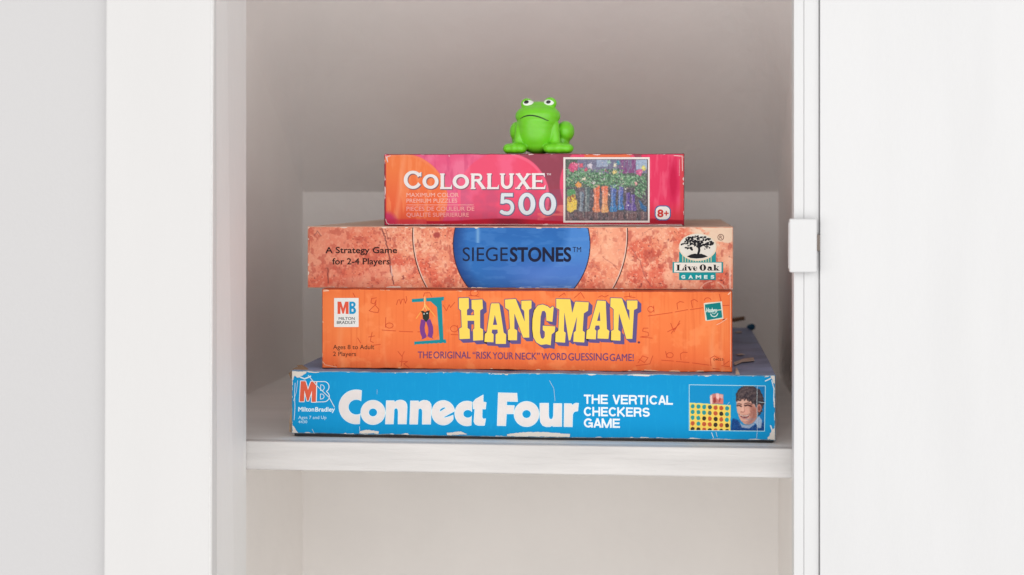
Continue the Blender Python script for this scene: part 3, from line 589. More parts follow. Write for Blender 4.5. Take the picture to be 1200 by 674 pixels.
Ls = [s_poly(z7([(75, 92), (185, 88), (188, 205), (166, 222), (166, 285), (248, 285), (246, 228), (220, 210), (218, 112), (340, 106), (345, 208), (314, 230), (314, 425), (347, 445), (347, 564), (237, 570), (234, 448), (250, 432), (248, 345), (172, 345), (172, 428), (196, 444), (199, 548), (83, 553), (78, 436), (108, 420), (100, 230), (76, 208)])),
      SUB(s_poly(z7([(443, 150), (530, 150), (580, 480), (607, 500), (605, 606), (490, 606), (490, 502), (515, 482), (510, 445), (450, 445), (444, 480), (466, 500), (465, 588), (363, 584), (370, 492), (392, 476), (435, 170)])), s_poly(z7([(480, 275), (458, 393), (508, 393)]))),
      s_poly(z7([(595, 108), (715, 100), (818, 360), (812, 235), (782, 208), (780, 122), (894, 118), (892, 205), (865, 222), (868, 535), (800, 535), (700, 260), (700, 437), (732, 455), (730, 565), (630, 565), (628, 453), (652, 435), (640, 225), (598, 200)])),
      s_poly(z7([(1144, 190), (1129, 358), (1062, 345), (1058, 260), (1040, 232), (1012, 238), (997, 300), (988, 480), (1000, 540), (1025, 552), (1044, 525), (1045, 470), (1022, 450), (1022, 402), (1162, 410), (1155, 470), (1120, 500), (1110, 622), (1062, 610), (1000, 618), (950, 590), (915, 530), (903, 440), (905, 330), (925, 230), (965, 175), (1020, 162), (1080, 185), (1103, 207), (1130, 185)])),
      s_poly(z8([(115, 100), (272, 104), (294, 262), (330, 130), (480, 138), (472, 232), (425, 262), (412, 458), (436, 476), (430, 590), (308, 582), (313, 478), (335, 462), (350, 290), (272, 567), (255, 567), (205, 240), (200, 465), (220, 482), (213, 592), (103, 585), (108, 480), (138, 460), (150, 220), (115, 200)])),
      SUB(s_poly(z8([(578, 118), (672, 123), (685, 440), (712, 462), (702, 550), (580, 545), (583, 457), (608, 435), (600, 398), (557, 400), (547, 440), (566, 460), (560, 555), (452, 550), (458, 455), (490, 435)])), s_poly(z8([(604, 235), (574, 348), (612, 348)]))),
      s_poly(z8([(728, 90), (855, 95), (942, 345), (940, 225), (916, 210), (910, 118), (1030, 118), (1028, 205), (990, 225), (972, 550), (905, 550), (822, 255), (812, 450), (838, 470), (838, 570), (732, 565), (735, 460), (762, 448), (762, 215), (725, 185)]))]
for l in Ls:
    g = GROW(l, .85); sh_ = U(*[MOVE(GROW(l, .5), 4.1 * k / 6, 3.9 * k / 6) for k in range(1, 7)])
    decal('title_shadow_print', U(g, sh_), Y2, (98, 84, 138), orange, 2, .22)
    decal('title_lettering', GROW(l, .05), Y2, (252, 218, 96), orange, 3, .22)
decal('title_shadow_print', s_ell(748.7, 401.3, 1.5, 1.3), Y2, (110, 60, 80), orange, 2, .2)
tl = [("THE", 489.8, 506.2, 412.2, 419.8), ("ORIGINAL", 508, 551.5, 412.2, 420), ("“RISK", 554, 576, 412.4, 420.4), ("YOUR", 577.5, 601.5, 413.2, 421), ("NECK”", 604, 632.5, 413.6, 421.4), ("WORD", 634.8, 664, 414, 421.8), ("GUESSING", 666, 712.6, 414.2, 422.4), ("GAME!", 714.5, 742.6, 415, 423)]
decal('slogan_lettering', U(*[s_text(s_, a, b_, c_1 - .1, d_, .12) for s_, a, b_, c_1, d_ in tl[:4]]), Y2, (112, 66, 112), orange, 2, .16)
decal('slogan_lettering', U(*[s_text(s_, a, b_, c_1 - .1, d_, .12) for s_, a, b_, c_1, d_ in tl[4:]]), Y2, (112, 66, 112), orange, 2, .16)
decal('small_lettering', s_text("Ages 8 to Adult", 390.4, 438.6, 404.2, 409.2, .02), Y2, (60, 32, 28), orange, 2, .13)
decal('small_lettering', s_text("2 Players", 390.4, 417.3, 412.2, 417.2, .02), Y2, (60, 32, 28), orange, 2, .13)
decal('small_lettering', s_text("04023", 836, 847.5, 420, 422.6, 0), Y2, (80, 30, 24), orange, 2, .1)
decal('logo', s_rbox(391.6, 349.3, 420.3, 383.3, .5), Y2, (238, 236, 232), orange, 2, .4)
Mb = s_poly([(395.6, 353.5), (399.8, 353.5), (402.2, 361.5), (404.6, 353.5), (408.6, 353.5), (408.6, 368), (405.2, 368), (405.2, 359.5), (403.1, 367.6), (401.2, 367.6), (399, 359.5), (399, 368), (395.6, 368)])
Bb = SUB(s_poly([(409.4, 353.5)] + arc(413.4, 357, 3.4, 3.5, -90, 60, 8) + arc(413.6, 364, 3.7, 4, -60, 90, 8) + [(409.4, 368)]), U(s_rbox(412, 355.8, 414.1, 358.6, .8), s_rbox(412, 362, 414.3, 365.4, .8)))
decal('logo', Mb, Y2, (232, 92, 66), orange, 3, .15); decal('logo', Bb, Y2, (24, 152, 204), orange, 3, .15)
decal('logo', U(s_text("MILTON", 397, 415.6, 371.7, 374.9, .06), s_text("BRADLEY", 394.8, 416.8, 376.2, 379.6, .06)), Y2, (60, 60, 66), orange, 3, .1)
def z9(p): return Z(475, 340, 9.63, p)
teal = (18, 142, 154)
base = s_poly(z9([(100, 582), (385, 560), (455, 556), (464, 592)] + [q for k in range(7) for q in ((450 - k * 50, 600 + k * 2), (425 - k * 50, 592 + k * 3))] + [(104, 622)]))
decal('gallows_drawing', U(s_poly(z9([(73, 102), (208, 91), (208, 130), (75, 137)])), s_poly(z9([(234, 90), (437, 76), (434, 116), (411, 120), (430, 560), (386, 562), (356, 192), (286, 128), (236, 128)])), base), Y2, teal, orange, 2, .2)
decal('gallows_drawing', U(s_stroke(z9([(221, 78), (219, 175)]), 1.3, 'rr'), s_stroke(z9([(219, 175), (200, 225)]), .9, 'rr'), s_stroke(z9([(219, 175), (240, 225)]), .9, 'rr')), Y2, (250, 200, 130), orange, 3, .15)
decal('gallows_drawing', U(s_stroke(z9([(205, 205), (165, 262), (125, 318)]), .9, 'rr'), s_stroke(z9([(262, 205), (310, 262), (338, 300)]), .9, 'rr'), s_stroke(z9([(225, 165), (262, 215)]), 1.6, 'rr')), Y2, (255, 176, 84), orange, 2, .15)
decal('gallows_drawing', U(s_stroke(z9([(205, 335), (190, 420), (196, 480), (218, 535)]), 5.6, 'bb'), s_stroke(z9([(256, 335), (286, 420), (288, 480), (276, 530)]), 5.6, 'bb'), s_poly(z9([(200, 525), (180, 558), (200, 552), (240, 535)])), s_poly(z9([(262, 535), (300, 540), (318, 556), (300, 520)]))), Y2, (128, 62, 140), orange, 2, .2)
decal('gallows_drawing', U(s_poly(z9([(172, 236), (205, 236), (222, 250), (245, 236), (278, 230), (268, 265), (270, 318), (236, 360), (198, 322), (193, 262)]))), Y2, (40, 52, 46), orange, 3, .15)
decal('gallows_drawing', U(s_ell(475 + 212 / 9.63, 340 + 268 / 9.63, .8, .7), s_ell(475 + 246 / 9.63, 340 + 262 / 9.63, .8, .7)), Y2, (220, 226, 220), orange, 4, .1)
def z10(p): return Z(815, 345, 16.85, p)
decal('sticker', s_poly(z10([(163, 180), (200, 168), (522, 140), (552, 480), (225, 525), (195, 515)])), Y2, (228, 224, 206), orange, 2, .2)
decal('sticker', U(s_poly(z10([(183, 200), (492, 160), (512, 296), (196, 330)])), s_poly(z10([(198, 338), (514, 312), (530, 458), (228, 512)]))), Y2, (0, 128, 128), orange, 3, .15)
hb = U(s_text("Hasbro", 815 + 218 / 16.85, 815 + 425 / 16.85, 345 + 268 / 16.85, 345 + 352 / 16.85, .16, shear=.0), s_stroke(z10([(300, 388), (320, 425), (365, 442), (415, 425), (440, 380)]), 1.0, 'rr'), s_stroke(z10([(330, 372), (375, 385), (410, 350)]), .55, 'rr'))
decal('sticker', hb, Y2, (214, 234, 228), orange, 4, .1)
wear(Y2, XA2, XB2, t2, b2, 33, .5, orange, rgb=(246, 196, 160), thr=.6)
decal('crease', U(s_stroke([(855.8, 343), (856, 380), (856.2, 430)], .5, 'rr'), s_stroke(z10([(420, 600), (500, 560), (620, 480)]), .7, 'rr'), s_stroke([(379.5, 341), (385, 340.6)], 1.4, 'rr'), s_stroke([(856, 342.5), (853.5, 345)], 1.4, 'rr'), s_stroke([(395, 430.2), (381, 427.6), (378.6, 424)], .6, 'rr')), Y2, (255, 200, 168), orange, 7, .15, .7)
decal('crease', s_stroke(z10([(540, 505), (572, 490)]), .9, 'rr'), Y2, (120, 30, 36), orange, 7, .15)
# ---------------------------------------------------------------- 3. marble-pattern box
Y3 = .04; XA3, XB3 = 361.0, 858.5
t3 = edgefn(266.2, 266.8, XA3, XB3, .7, 51); b3 = edgefn(336.6, 339.0, XA3, XB3, .6, 52)
zb3 = float(ZP(XA2, 339.4, Y2)) + .0009
stone = thing('board_game_box', 'salmon marble-pattern game box with a blue disc on its side, third from the bottom', 'board game', (-.12, .22, zb3))
side3 = node_mat('salmon_lid_side', L3((214, 150, 122)), .55, .3, var=.35, vscale=120)
box_body(stone, Y3, .40, XA3, XB3, t3, b3, side3, node_mat('salmon_lid_top', L3((226, 190, 168)), .5, .3, var=.3, vscale=40), node_mat('salmon_rim', L3((232, 150, 120)), .6, .15, vscale=120, dirt=L3((244, 200, 176))))
tray(stone, Y3, .42, XA3, XB3, 336.8, zb3, back=.0014, mat=node_mat('tray_gap_shade', L3((36, 30, 30)), .7, .2, var=.2))  # tray kept near black to paint in the shaded gap
cv = Canvas(XA3 + .2, 0, XB3 - .2, 72, .45); n = Noise(7); n2 = Noise(8); X_, Y_ = cv.x, cv.y + 266
cv.fill((236, 146, 114)); cv.mix(np.clip((n.fbm(X_ / 26, Y_ / 26, 4) - .44) * 4, 0, .85), (224, 104, 80)); cv.mix(np.clip((n2.fbm(X_ / 14, Y_ / 18, 4) - .52) * 4, 0, .75), (246, 182, 148))
cv.mix(np.clip((n2.fbm(X_ / 3.2 + 50, Y_ / 3.2, 3) - .54) * 3, 0, .45), (212, 100, 82)); cv.mix(np.clip((n.fbm(X_ / 2.2 + 9, Y_ / 2.2, 2) - .62) * 5, 0, .5), (255, 206, 178))
cv.mix(np.clip((n2(X_ / 1.7, Y_ / 1.7 + 20) - .84) * 8, 0, .8), (150, 58, 52)); cv.mix(np.clip((n(X_ / 4.5, Y_ / 4 + 70) - .9) * 12, 0, .7), (112, 44, 46)); cv.mix(np.clip((n2.fbm(X_ / 40 + 7, Y_ / 30 + 9, 3) - .5) * 4, 0, .5), (252, 196, 164)); cv.mix(np.clip((n.fbm(X_ / 6 + 7, Y_ / 8 + 9, 3) - .6) * 5, 0, .5), (176, 76, 64))
cv.mix(np.clip((470 - X_) / 90, 0, .3), (214, 96, 76)); cv.mix(np.clip((X_ - 690) / 60, 0, .25) * (X_ < 735), (250, 180, 140))
def crk(pts, w_, c, a=.85):
    nn_ = Noise(int(pts[0][0])); P = []
    for i in range(len(pts) - 1):
        for k in range(6):
            t = k / 6; P.append((pts[i][0] * (1 - t) + pts[i + 1][0] * t + (nn_(i * 6 + k, 1.5) - .5) * 2.2, pts[i][1] * (1 - t) + pts[i + 1][1] * t + (nn_(i * 6 + k, 7.5) - .5) * 1.2))
    f = s_stroke(P, w_, 'rr'); cv.mix(a * np.clip(.5 - f(X_, Y_) / .8, 0, 1), c)
crk([(447, 268), (452, 279), (454, 292), (457, 305), (458, 318), (462, 337)], 1.4, (122, 62, 60)); crk([(451, 268), (456, 282)], .7, (140, 70, 66)); crk([(458.5, 312), (460, 326)], 1.3, (224, 196, 190), .8)
crk([(384, 315), (385, 337)], 1.2, (130, 68, 60)); crk([(362, 268), (363, 300)], .7, (150, 80, 70)); crk([(740, 290), (750, 305), (756, 325), (765, 338)], .9, (160, 84, 80), .7); crk([(706, 300), (728, 318), (722, 337)], .8, (170, 90, 80), .5); crk([(368, 276), (372, 270), (377, 278)], .8, (120, 66, 70), .6)
cv.paint(MOVE(s_ell(512, 275, 4, 3.4), 0, -266), (160, 60, 60), 2, .8)
# worn corner at the right: the print has rubbed off to pale paper
wn = n.fbm(X_ / 9, Y_ / 7 + 3, 4); q = np.clip((X_ - 801) / 16, 0, 1) * np.clip((290 - Y_ - (X_ < 838) * (838 - X_) * .25) / 6, 0, 1)
cv.mix(q * np.clip((wn - .36) * 9, 0, 1) * .9, (240, 214, 188)); cv.mix(np.exp(-((X_ - 855.5) / 1.2) ** 2) * np.clip((Y_ - 300) / 20, 0, 1) * .7, (252, 222, 206))
cv.mix(np.clip(1 - np.abs(np.hypot(X_ - 835, Y_ - 345) - 16) / 1.2, 0, 1) * (wn > .42) * .7, (250, 214, 196))
cv.build('front_panel', Y3, print_mat('marble_print', .42, .1), stone, top=lambda x: t3(x) + .2, bot=lambda x: b3(x) - .2, y0=0, y1=72)
face3 = (lambda f_: (setattr(f_, 'bb', (XA3, 264, XB3, 342)), f_)[1])(lambda x, y: np.maximum(t3(x) + .3 - y, y - b3(x) + .3))
disc = s_ell(611.3, 286.6, 80.7, 80.9)
decal('disc_edge', AND(disc, face3), Y3, (58, 44, 66), stone, 1, .4)
# the disc itself is printed stone too
cv = Canvas(530, 264, 694, 342, .5); n = Noise(9); cv.fill((42, 104, 178)); cv.mix(np.clip((n.fbm(cv.x / 40, cv.y / 18) - .35) * 1.5, 0, .5), (50, 116, 190))
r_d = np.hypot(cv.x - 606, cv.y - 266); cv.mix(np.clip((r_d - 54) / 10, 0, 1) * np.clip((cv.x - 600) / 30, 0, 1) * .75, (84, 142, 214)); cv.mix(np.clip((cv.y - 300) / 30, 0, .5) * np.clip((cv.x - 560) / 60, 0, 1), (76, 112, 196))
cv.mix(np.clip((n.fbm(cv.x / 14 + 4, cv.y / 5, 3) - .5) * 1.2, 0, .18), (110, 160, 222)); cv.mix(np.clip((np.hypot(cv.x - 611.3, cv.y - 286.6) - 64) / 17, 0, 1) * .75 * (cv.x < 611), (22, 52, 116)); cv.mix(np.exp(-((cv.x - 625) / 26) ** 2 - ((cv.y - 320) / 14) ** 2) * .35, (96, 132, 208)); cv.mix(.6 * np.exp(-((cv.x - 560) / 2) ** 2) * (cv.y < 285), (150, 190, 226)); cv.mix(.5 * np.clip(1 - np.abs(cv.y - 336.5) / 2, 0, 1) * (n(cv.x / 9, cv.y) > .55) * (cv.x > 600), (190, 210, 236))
dd = GROW(disc, -1.1)
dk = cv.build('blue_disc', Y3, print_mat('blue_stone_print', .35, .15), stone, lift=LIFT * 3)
bm = bmesh.new(); bm.from_mesh(dk.data); rl = rootloc(stone)
X0d = {f: None for f in ()}
cs_ = cv.x.ravel(); ys_ = cv.y.ravel(); keep = (dd(cv.x, cv.y).ravel() < .25) & (ys_ > t3(cs_) + .25) & (ys_ < b3(cs_) - .25)
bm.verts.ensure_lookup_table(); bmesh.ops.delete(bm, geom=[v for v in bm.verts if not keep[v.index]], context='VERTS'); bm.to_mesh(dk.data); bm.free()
ringo = s_ell(609.5, 275, 125.6, 126); band = lambda a_, b_: AND(SUB(GROW(ringo, b_), GROW(ringo, a_)), face3)
decal('ring_line', band(-.1, .9), Y3, (40, 26, 28), stone, 1, .25); decal('ring_line', band(-1.3, -.25), Y3, (236, 200, 184), stone, 1, .25)
decal('title_lettering', s_text("SIEGE", 542.2, 595.2, 290, 306, -.0), Y3, (26, 34, 66), stone, 4, .2)
decal('title_lettering', s_text("STONES", 598.2, 668.8, 290.4, 306.2, .62), Y3, (22, 26, 56), stone, 4, .2)
decal('title_lettering', s_text("TM", 671, 681, 289.5, 295.4, .02), Y3, (30, 34, 70), stone, 4, .15)
decal('small_lettering', s_text("A Strategy Game", 381.6, 465.2, 289.6, 296.6, .18), Y3, (46, 26, 26), stone, 2, .15)
decal('small_lettering', s_text("for 2-4 Players", 389.6, 456.6, 302.8, 309.8, .18), Y3, (46, 26, 26), stone, 2, .15)
def z11(p): return Z(780, 265, 9.624, p)
E11 = lambda cx, cy, rx, ry: s_ell(780 + cx / 9.624, 265 + cy / 9.624, rx / 9.624, ry / 9.624)
def B11(x0, y0, x1, y1): return s_rbox(780 + x0 / 9.624, 265 + y0 / 9.624, 780 + x1 / 9.624, 265 + y1 / 9.624)
tl_ = (34, 148, 152)
decal('logo', B11(152, 290, 568, 420), Y3, tl_, stone, 2, .3)
decal('logo', U(*[B11(188 + k * 29, 300, 200 + k * 29, 410) for k in range(12)]), Y3, (196, 200, 160), stone, 3, .2)
decal('logo', B11(78, 405, 648, 527), Y3, tl_, stone, 4, .3); decal('logo', B11(152, 528, 566, 608), Y3, (0, 150, 156), stone, 4, .3)
decal('logo', B11(96, 412, 630, 520), Y3, (238, 232, 222), stone, 5, .3)
decal('logo', E11(362, 238, 212, 155), Y3, (238, 222, 198), stone, 4, .25); decal('logo', E11(358, 234, 200, 142), Y3, (232, 226, 216), stone, 5, .25)
rnd = random.Random(4); blobs = []
for k in range(150):
    a = rnd.uniform(0, 2 * math.pi); r = math.sqrt(rnd.uniform(.02, 1)); cx = 355 + 188 * r * math.cos(a); cy = 192 + 82 * r * math.sin(a)
    if cy > 225 and 300 < cx < 430: continue
    blobs.append(E11(cx, cy, rnd.uniform(6, 17), rnd.uniform(5, 12)))
decal('logo', U(*blobs[:70]), Y3, (26, 26, 32), stone, 6, .14); decal('logo', U(*blobs[70:]), Y3, (26, 26, 32), stone, 7, .14)
decal('logo', U(s_stroke(z11([(372, 180), (376, 240), (380, 270), (368, 315)]), 2.6, 'rr'), s_stroke(z11([(376, 250), (330, 210), (290, 200)]), 1.3, 'rr'), s_stroke(z11([(376, 245), (420, 215), (470, 210)]), 1.3, 'rr'), s_stroke(z11([(374, 220), (350, 170)]), 1.2, 'rr'), s_poly(z11([(240, 342), (290, 318), (335, 310), (360, 318), (400, 312), (440, 325), (476, 344), (420, 360), (350, 366), (280, 360)]))), Y3, (24, 24, 30), stone, 8, .14)
bk = (22, 18, 22); t = 3.5
lo = U(B11(130, 435, 156, 502), B11(118, 435, 168, 440), B11(118, 497, 206, 502), s_poly(z11([(206, 502), (206, 468), (200, 468), (184, 500)])),
       B11(216, 457, 236, 502), B11(207, 455, 236, 460), B11(208, 497, 244, 502), E11(226, 442, 10, 8),
       s_poly(z11([(246, 456), (272, 456), (288, 490), (300, 456), (305, 456), (286, 503), (272, 503)])), B11(240, 455, 280, 459), B11(292, 455, 312, 459),
       SUB(SUB(E11(333, 479, 24, 25), AND(E11(338, 478, 13, 22), U(B11(320, 455, 346, 474), B11(333, 478, 365, 494)))), B11(340, 480, 362, 488)),
       SUB(E11(420, 468, 37, 36), E11(420, 468, 10, 31)),
       SUB(E11(490, 488, 20, 15), E11(493, 488, 6, 10)), B11(500, 465, 522, 500), E11(497, 464, 22, 9), B11(515, 496, 532, 502),
       B11(545, 435, 567, 502), B11(536, 435, 567, 439), B11(537, 497, 575, 502), s_poly(z11([(566, 482), (590, 458), (594, 460), (580, 474), (606, 502), (582, 502)])), B11(582, 455, 604, 459), B11(575, 498, 612, 502))
decal('logo', lo, Y3, bk, stone, 6, .12)
for s_, a, b_ in (("G", 180, 218), ("A", 262, 304), ("M", 342, 398), ("E", 436, 470), ("S", 512, 546)): decal('logo', s_text(s_, 780 + a / 9.624, 780 + b_ / 9.624, 265 + 556 / 9.624, 265 + 590 / 9.624, .32), Y3, (226, 244, 242), stone, 5, .13)
decal('small_lettering', U(SUB(E11(622, 126, 36, 36), E11(622, 126, 29, 29)), s_text("R", 780 + 608 / 9.624, 780 + 638 / 9.624, 265 + 108 / 9.624, 265 + 144 / 9.624, .05)), Y3, (110, 62, 54), stone, 2, .12)
wear(Y3, XA3, XB3, t3, b3, 35, .5, stone, rgb=(240, 216, 200), thr=.58)
# ---------------------------------------------------------------- 4. puzzle box
Y4 = .07; XA4, XB4 = 450.8, 801.3
t4 = edgefn(181.2, 180.8, XA4, XB4, 1.0, 61); b4 = edgefn(263.6, 263.6, XA4, XB4, .5, 62)
zb4 = float(ZP(XA3, 266.2, Y3)) + .0009
puz = thing('puzzle_box', 'pink and orange jigsaw puzzle box with a garden picture, top of the stack', 'puzzle box', (-.1, .16, zb4))
side4 = node_mat('crimson_lid_side', L3((150, 40, 62)), .45, .35, var=.3, vscale=40)
box_body(puz, Y4, .24, XA4, XB4, t4, b4, side4, side4)
boxobj('tray', (float(XP(XA4, Y4)) + .001, float(XP(XB4, Y4)) - .001, Y4 + .0006, Y4 + .237, zb4, float(ZP(XA4, 262, Y4))), paperm, puz, bev=.0003)
cv = Canvas(XA4 + .2, 0, XB4 - .2, 83, .45); n = Noise(13); n2 = Noise(14); X_, Y_ = cv.x, cv.y + 181
cir = lambda cx, cy, r, s=1.2: np.clip(.5 - (np.hypot(X_ - cx, Y_ - cy) - r) / s, 0, 1)
wc = n.fbm(X_ / 18, Y_ / 22, 4); w2 = n2.fbm(X_ / 5, Y_ / 24, 4)
cv.fill((232, 92, 134)); cv.mix(np.clip((wc - .4) * 3, 0, .8), (240, 122, 156)); cv.mix(np.clip((w2 - .5) * 3, 0, .5), (208, 72, 118))
m = cir(590, 232, 54); cv.mix(m, (238, 84, 118)); cv.mix(m * np.clip((wc - .45) * 4, 0, .8), (244, 104, 140)); cv.mix(m * np.clip((X_ - 600) / 40, 0, .6), (240, 72, 104)); cv.mix(np.clip(1 - np.abs(np.hypot(X_ - 590, Y_ - 232) - 52) / 2.2, 0, .55) * (X_ > 600), (246, 120, 150))
rt = (X_ > 600) * (1 - m); cv.mix(rt, (150, 68, 86)); cv.mix(rt * np.clip((Y_ - 215) / 40, 0, .8), (190, 66, 84)); cv.mix(rt * np.clip((wc - .5) * 3, 0, .4), (170, 90, 110))
m = cir(706, 216, 50); cv.mix(m, (230, 76, 112)); cv.mix(cir(712, 176, 28), (226, 110, 72))
m = (X_ > 752) * 1.0; cv.mix(m, (230, 56, 98)); cv.mix(m * np.clip((w2 - .42) * 4, 0, .8), (240, 92, 124)); cv.mix(m * np.exp(-((X_ - 789) / 5) ** 2) * np.clip(1 - np.abs(Y_ - 214) / 34, 0, 1) * 1.6, (206, 22, 74)); cv.mix(m * np.clip((X_ - 796) / 3, 0, .7), (212, 74, 70)); cv.mix(m * np.clip((Y_ - 236) / 24, 0, .7), (214, 48, 62))
og = cir(470, 234, 54.5); top_o = np.clip((Y_ - 200) / 60, 0, 1)
cv.mix(og, (244, 126, 70)); cv.mix(og * top_o * .85, (232, 88, 58)); cv.mix(og * np.clip((w2 - .5) * 4, 0, .6), (250, 148, 98)); cv.mix(og * np.clip(1 - np.abs(X_ - 473 + (Y_ - 190) * .12) / 5, 0, 1) * .5, (252, 166, 124)); cv.mix(np.clip(1 - np.abs(np.hypot(X_ - 470, Y_ - 234) - 53) / 1.6, 0, .4) * og, (250, 140, 110))
cv.mix(cir(452, 262, 13, 6) * .9, (206, 52, 108)); cv.mix(np.clip((Y_ - 246) / 22, 0, .55) * (X_ > 515) * (X_ < 760), (206, 50, 84))  # lower part also painted deeper, shade put into the print colour
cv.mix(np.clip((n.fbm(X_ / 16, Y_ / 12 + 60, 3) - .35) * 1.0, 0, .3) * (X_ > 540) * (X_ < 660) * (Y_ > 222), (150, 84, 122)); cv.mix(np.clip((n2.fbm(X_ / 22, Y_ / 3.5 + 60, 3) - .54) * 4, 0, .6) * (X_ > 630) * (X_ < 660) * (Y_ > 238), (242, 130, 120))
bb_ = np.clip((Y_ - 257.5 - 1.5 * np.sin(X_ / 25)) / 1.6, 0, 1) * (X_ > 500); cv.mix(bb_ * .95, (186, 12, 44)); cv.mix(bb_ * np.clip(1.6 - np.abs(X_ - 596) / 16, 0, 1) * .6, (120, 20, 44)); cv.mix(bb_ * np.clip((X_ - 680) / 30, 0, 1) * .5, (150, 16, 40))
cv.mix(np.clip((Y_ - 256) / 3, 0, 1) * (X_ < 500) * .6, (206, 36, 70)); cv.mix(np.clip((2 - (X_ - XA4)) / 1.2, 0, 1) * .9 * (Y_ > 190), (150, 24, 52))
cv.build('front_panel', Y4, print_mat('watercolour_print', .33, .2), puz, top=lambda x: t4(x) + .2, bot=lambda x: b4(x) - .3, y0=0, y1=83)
def zA(p): return Z(445, 175, 7.49, p)
def zB(p): return Z(555, 175, 7.49, p)
def SA(pts, w_, caps='bb'): return s_stroke(zA(pts), w_ / 7.49, caps)
def SB(pts, w_, caps='bb'): return s_stroke(zB(pts), w_ / 7.49, caps)
ringA = lambda cx, cy, rx, ry, wd: SUB(s_ell(445 + cx / 7.49, 175 + cy / 7.49, (rx + wd * .5) / 7.49, (ry + wd * .38) / 7.49), s_ell(445 + cx / 7.49, 175 + cy / 7.49, (rx - wd * .5) / 7.49, (ry - wd * .38) / 7.49))
CO = U(SUB(ringA(292, 268, 64, 67, 30), s_poly(zA([(310, 268), (380, 205), (430, 205), (430, 335), (385, 335)]))), s_poly(zA([(346, 212), (364, 200), (364, 238), (350, 234), (336, 220)])),
       ringA(446, 283, 54, 52, 29),
       SA([(550, 213), (550, 348)], 27), SA([(531, 218), (569, 218)], 8), SA([(531, 341), (632, 341)], 14), s_poly(zA([(632, 348), (632, 312), (622, 334), (610, 340)])),
       ringA(712, 283, 56, 52, 29))
L2 = U(SB([(-6, 213), (-6, 348)], 25), SB([(-24, 218), (40, 218)], 9), SB([(-24, 343), (16, 343)], 9), s_stroke(zB([(-6, 222), (40, 222)] + arc(42, 247, 24, 25, -90, 90, 10) + [(-6, 273)]), 17 / 7.49), SB([(38, 275), (88, 342)], 25), SB([(70, 343), (104, 343)], 9),
       SB([(138, 213), (138, 348)], 27), SB([(118, 218), (158, 218)], 8), SB([(118, 341), (220, 341)], 14), s_poly(zB([(220, 348), (220, 312), (210, 334), (198, 340)])),
       s_stroke(zB([(253, 213), (253, 290)] + arc(292, 292, 39, 44, 180, 0, 12) + [(332, 213)]), 24 / 7.49), SB([(232, 218), (275, 218)], 9), SB([(313, 218), (354, 218)], 9),
       SB([(390, 215), (482, 345)], 26), SB([(482, 215), (386, 345)], 18), SB([(372, 218), (410, 218)], 8), SB([(462, 218), (500, 218)], 8), SB([(366, 343), (408, 343)], 8), SB([(460, 343), (504, 343)], 8),
       SB([(530, 213), (530, 348)], 27), SB([(512, 218), (622, 218)], 13), SB([(512, 341), (628, 341)], 14), SB([(530, 279), (600, 279)], 12), s_poly(zB([(622, 212), (624, 244), (614, 226), (600, 218)])), s_poly(zB([(628, 348), (630, 314), (618, 334), (606, 340)])), SB([(598, 268), (598, 291)], 7))
def ref(l, grow, ly, colr, shc, dx=.7, dy=.9):
    decal('title_shadow_print', MOVE(GROW(l, grow + .25), dx, dy), Y4, shc, puz, ly, .22); decal('title_lettering', GROW(l, grow), Y4, colr, puz, ly + 1, .2)
ref(CO, .2, 1, (240, 234, 234), (128, 92, 104)); ref(L2, .2, 1, (240, 234, 234), (138, 86, 108))
fiv = U(SB([(244, 400), (345, 400)], 30), SB([(256, 395), (250, 478)], 30), s_stroke(zB([(246, 465), (285, 455)] + arc(296, 510, 45, 52, -90, 100, 16) + arc(280, 512, 52, 48, 100, 140, 4)), 31 / 7.49))
ze = lambda cx: SUB(s_ell(555 + cx / 7.49, 175 + 479 / 7.49, 74 / 7.49, 97 / 7.49), s_ell(555 + cx / 7.49, 175 + 479 / 7.49, 33 / 7.49, 64 / 7.49))
num = U(fiv, ze(468), ze(650))
decal('title_shadow_print', MOVE(GROW(num, .95), .3, .35), Y4, (104, 108, 138), puz, 3, .2); decal('title_lettering', num, Y4, (222, 230, 236), puz, 4, .2)
decal('title_lettering', s_text("TM", 640.8, 645.5, 203.4, 205.4, .1), Y4, (232, 214, 218), puz, 2, .1)
for s_, a, b_, yt, yb, c in (("MAXIMUM COLOR", 476.4, 537.5, 226.2, 230.8, (248, 190, 176)), ("PREMIUM PUZZLES", 476.4, 535.8, 232.9, 237.5, (248, 188, 176)), ("PIECES DE COULEUR DE", 476.4, 555.8, 242.3, 247, (244, 172, 166)), ("QUALITÉ SUPERIERURE", 476.4, 549.5, 249.4, 254.1, (244, 168, 164))):
    decal('small_lettering', s_text(s_, a, b_, yt, yb, .04), Y4, c, puz, 2, .13)
decal('small_lettering', s_rbox(476.4, 239.9, 555.2, 240.5), Y4, (246, 180, 170), puz, 2, .15)
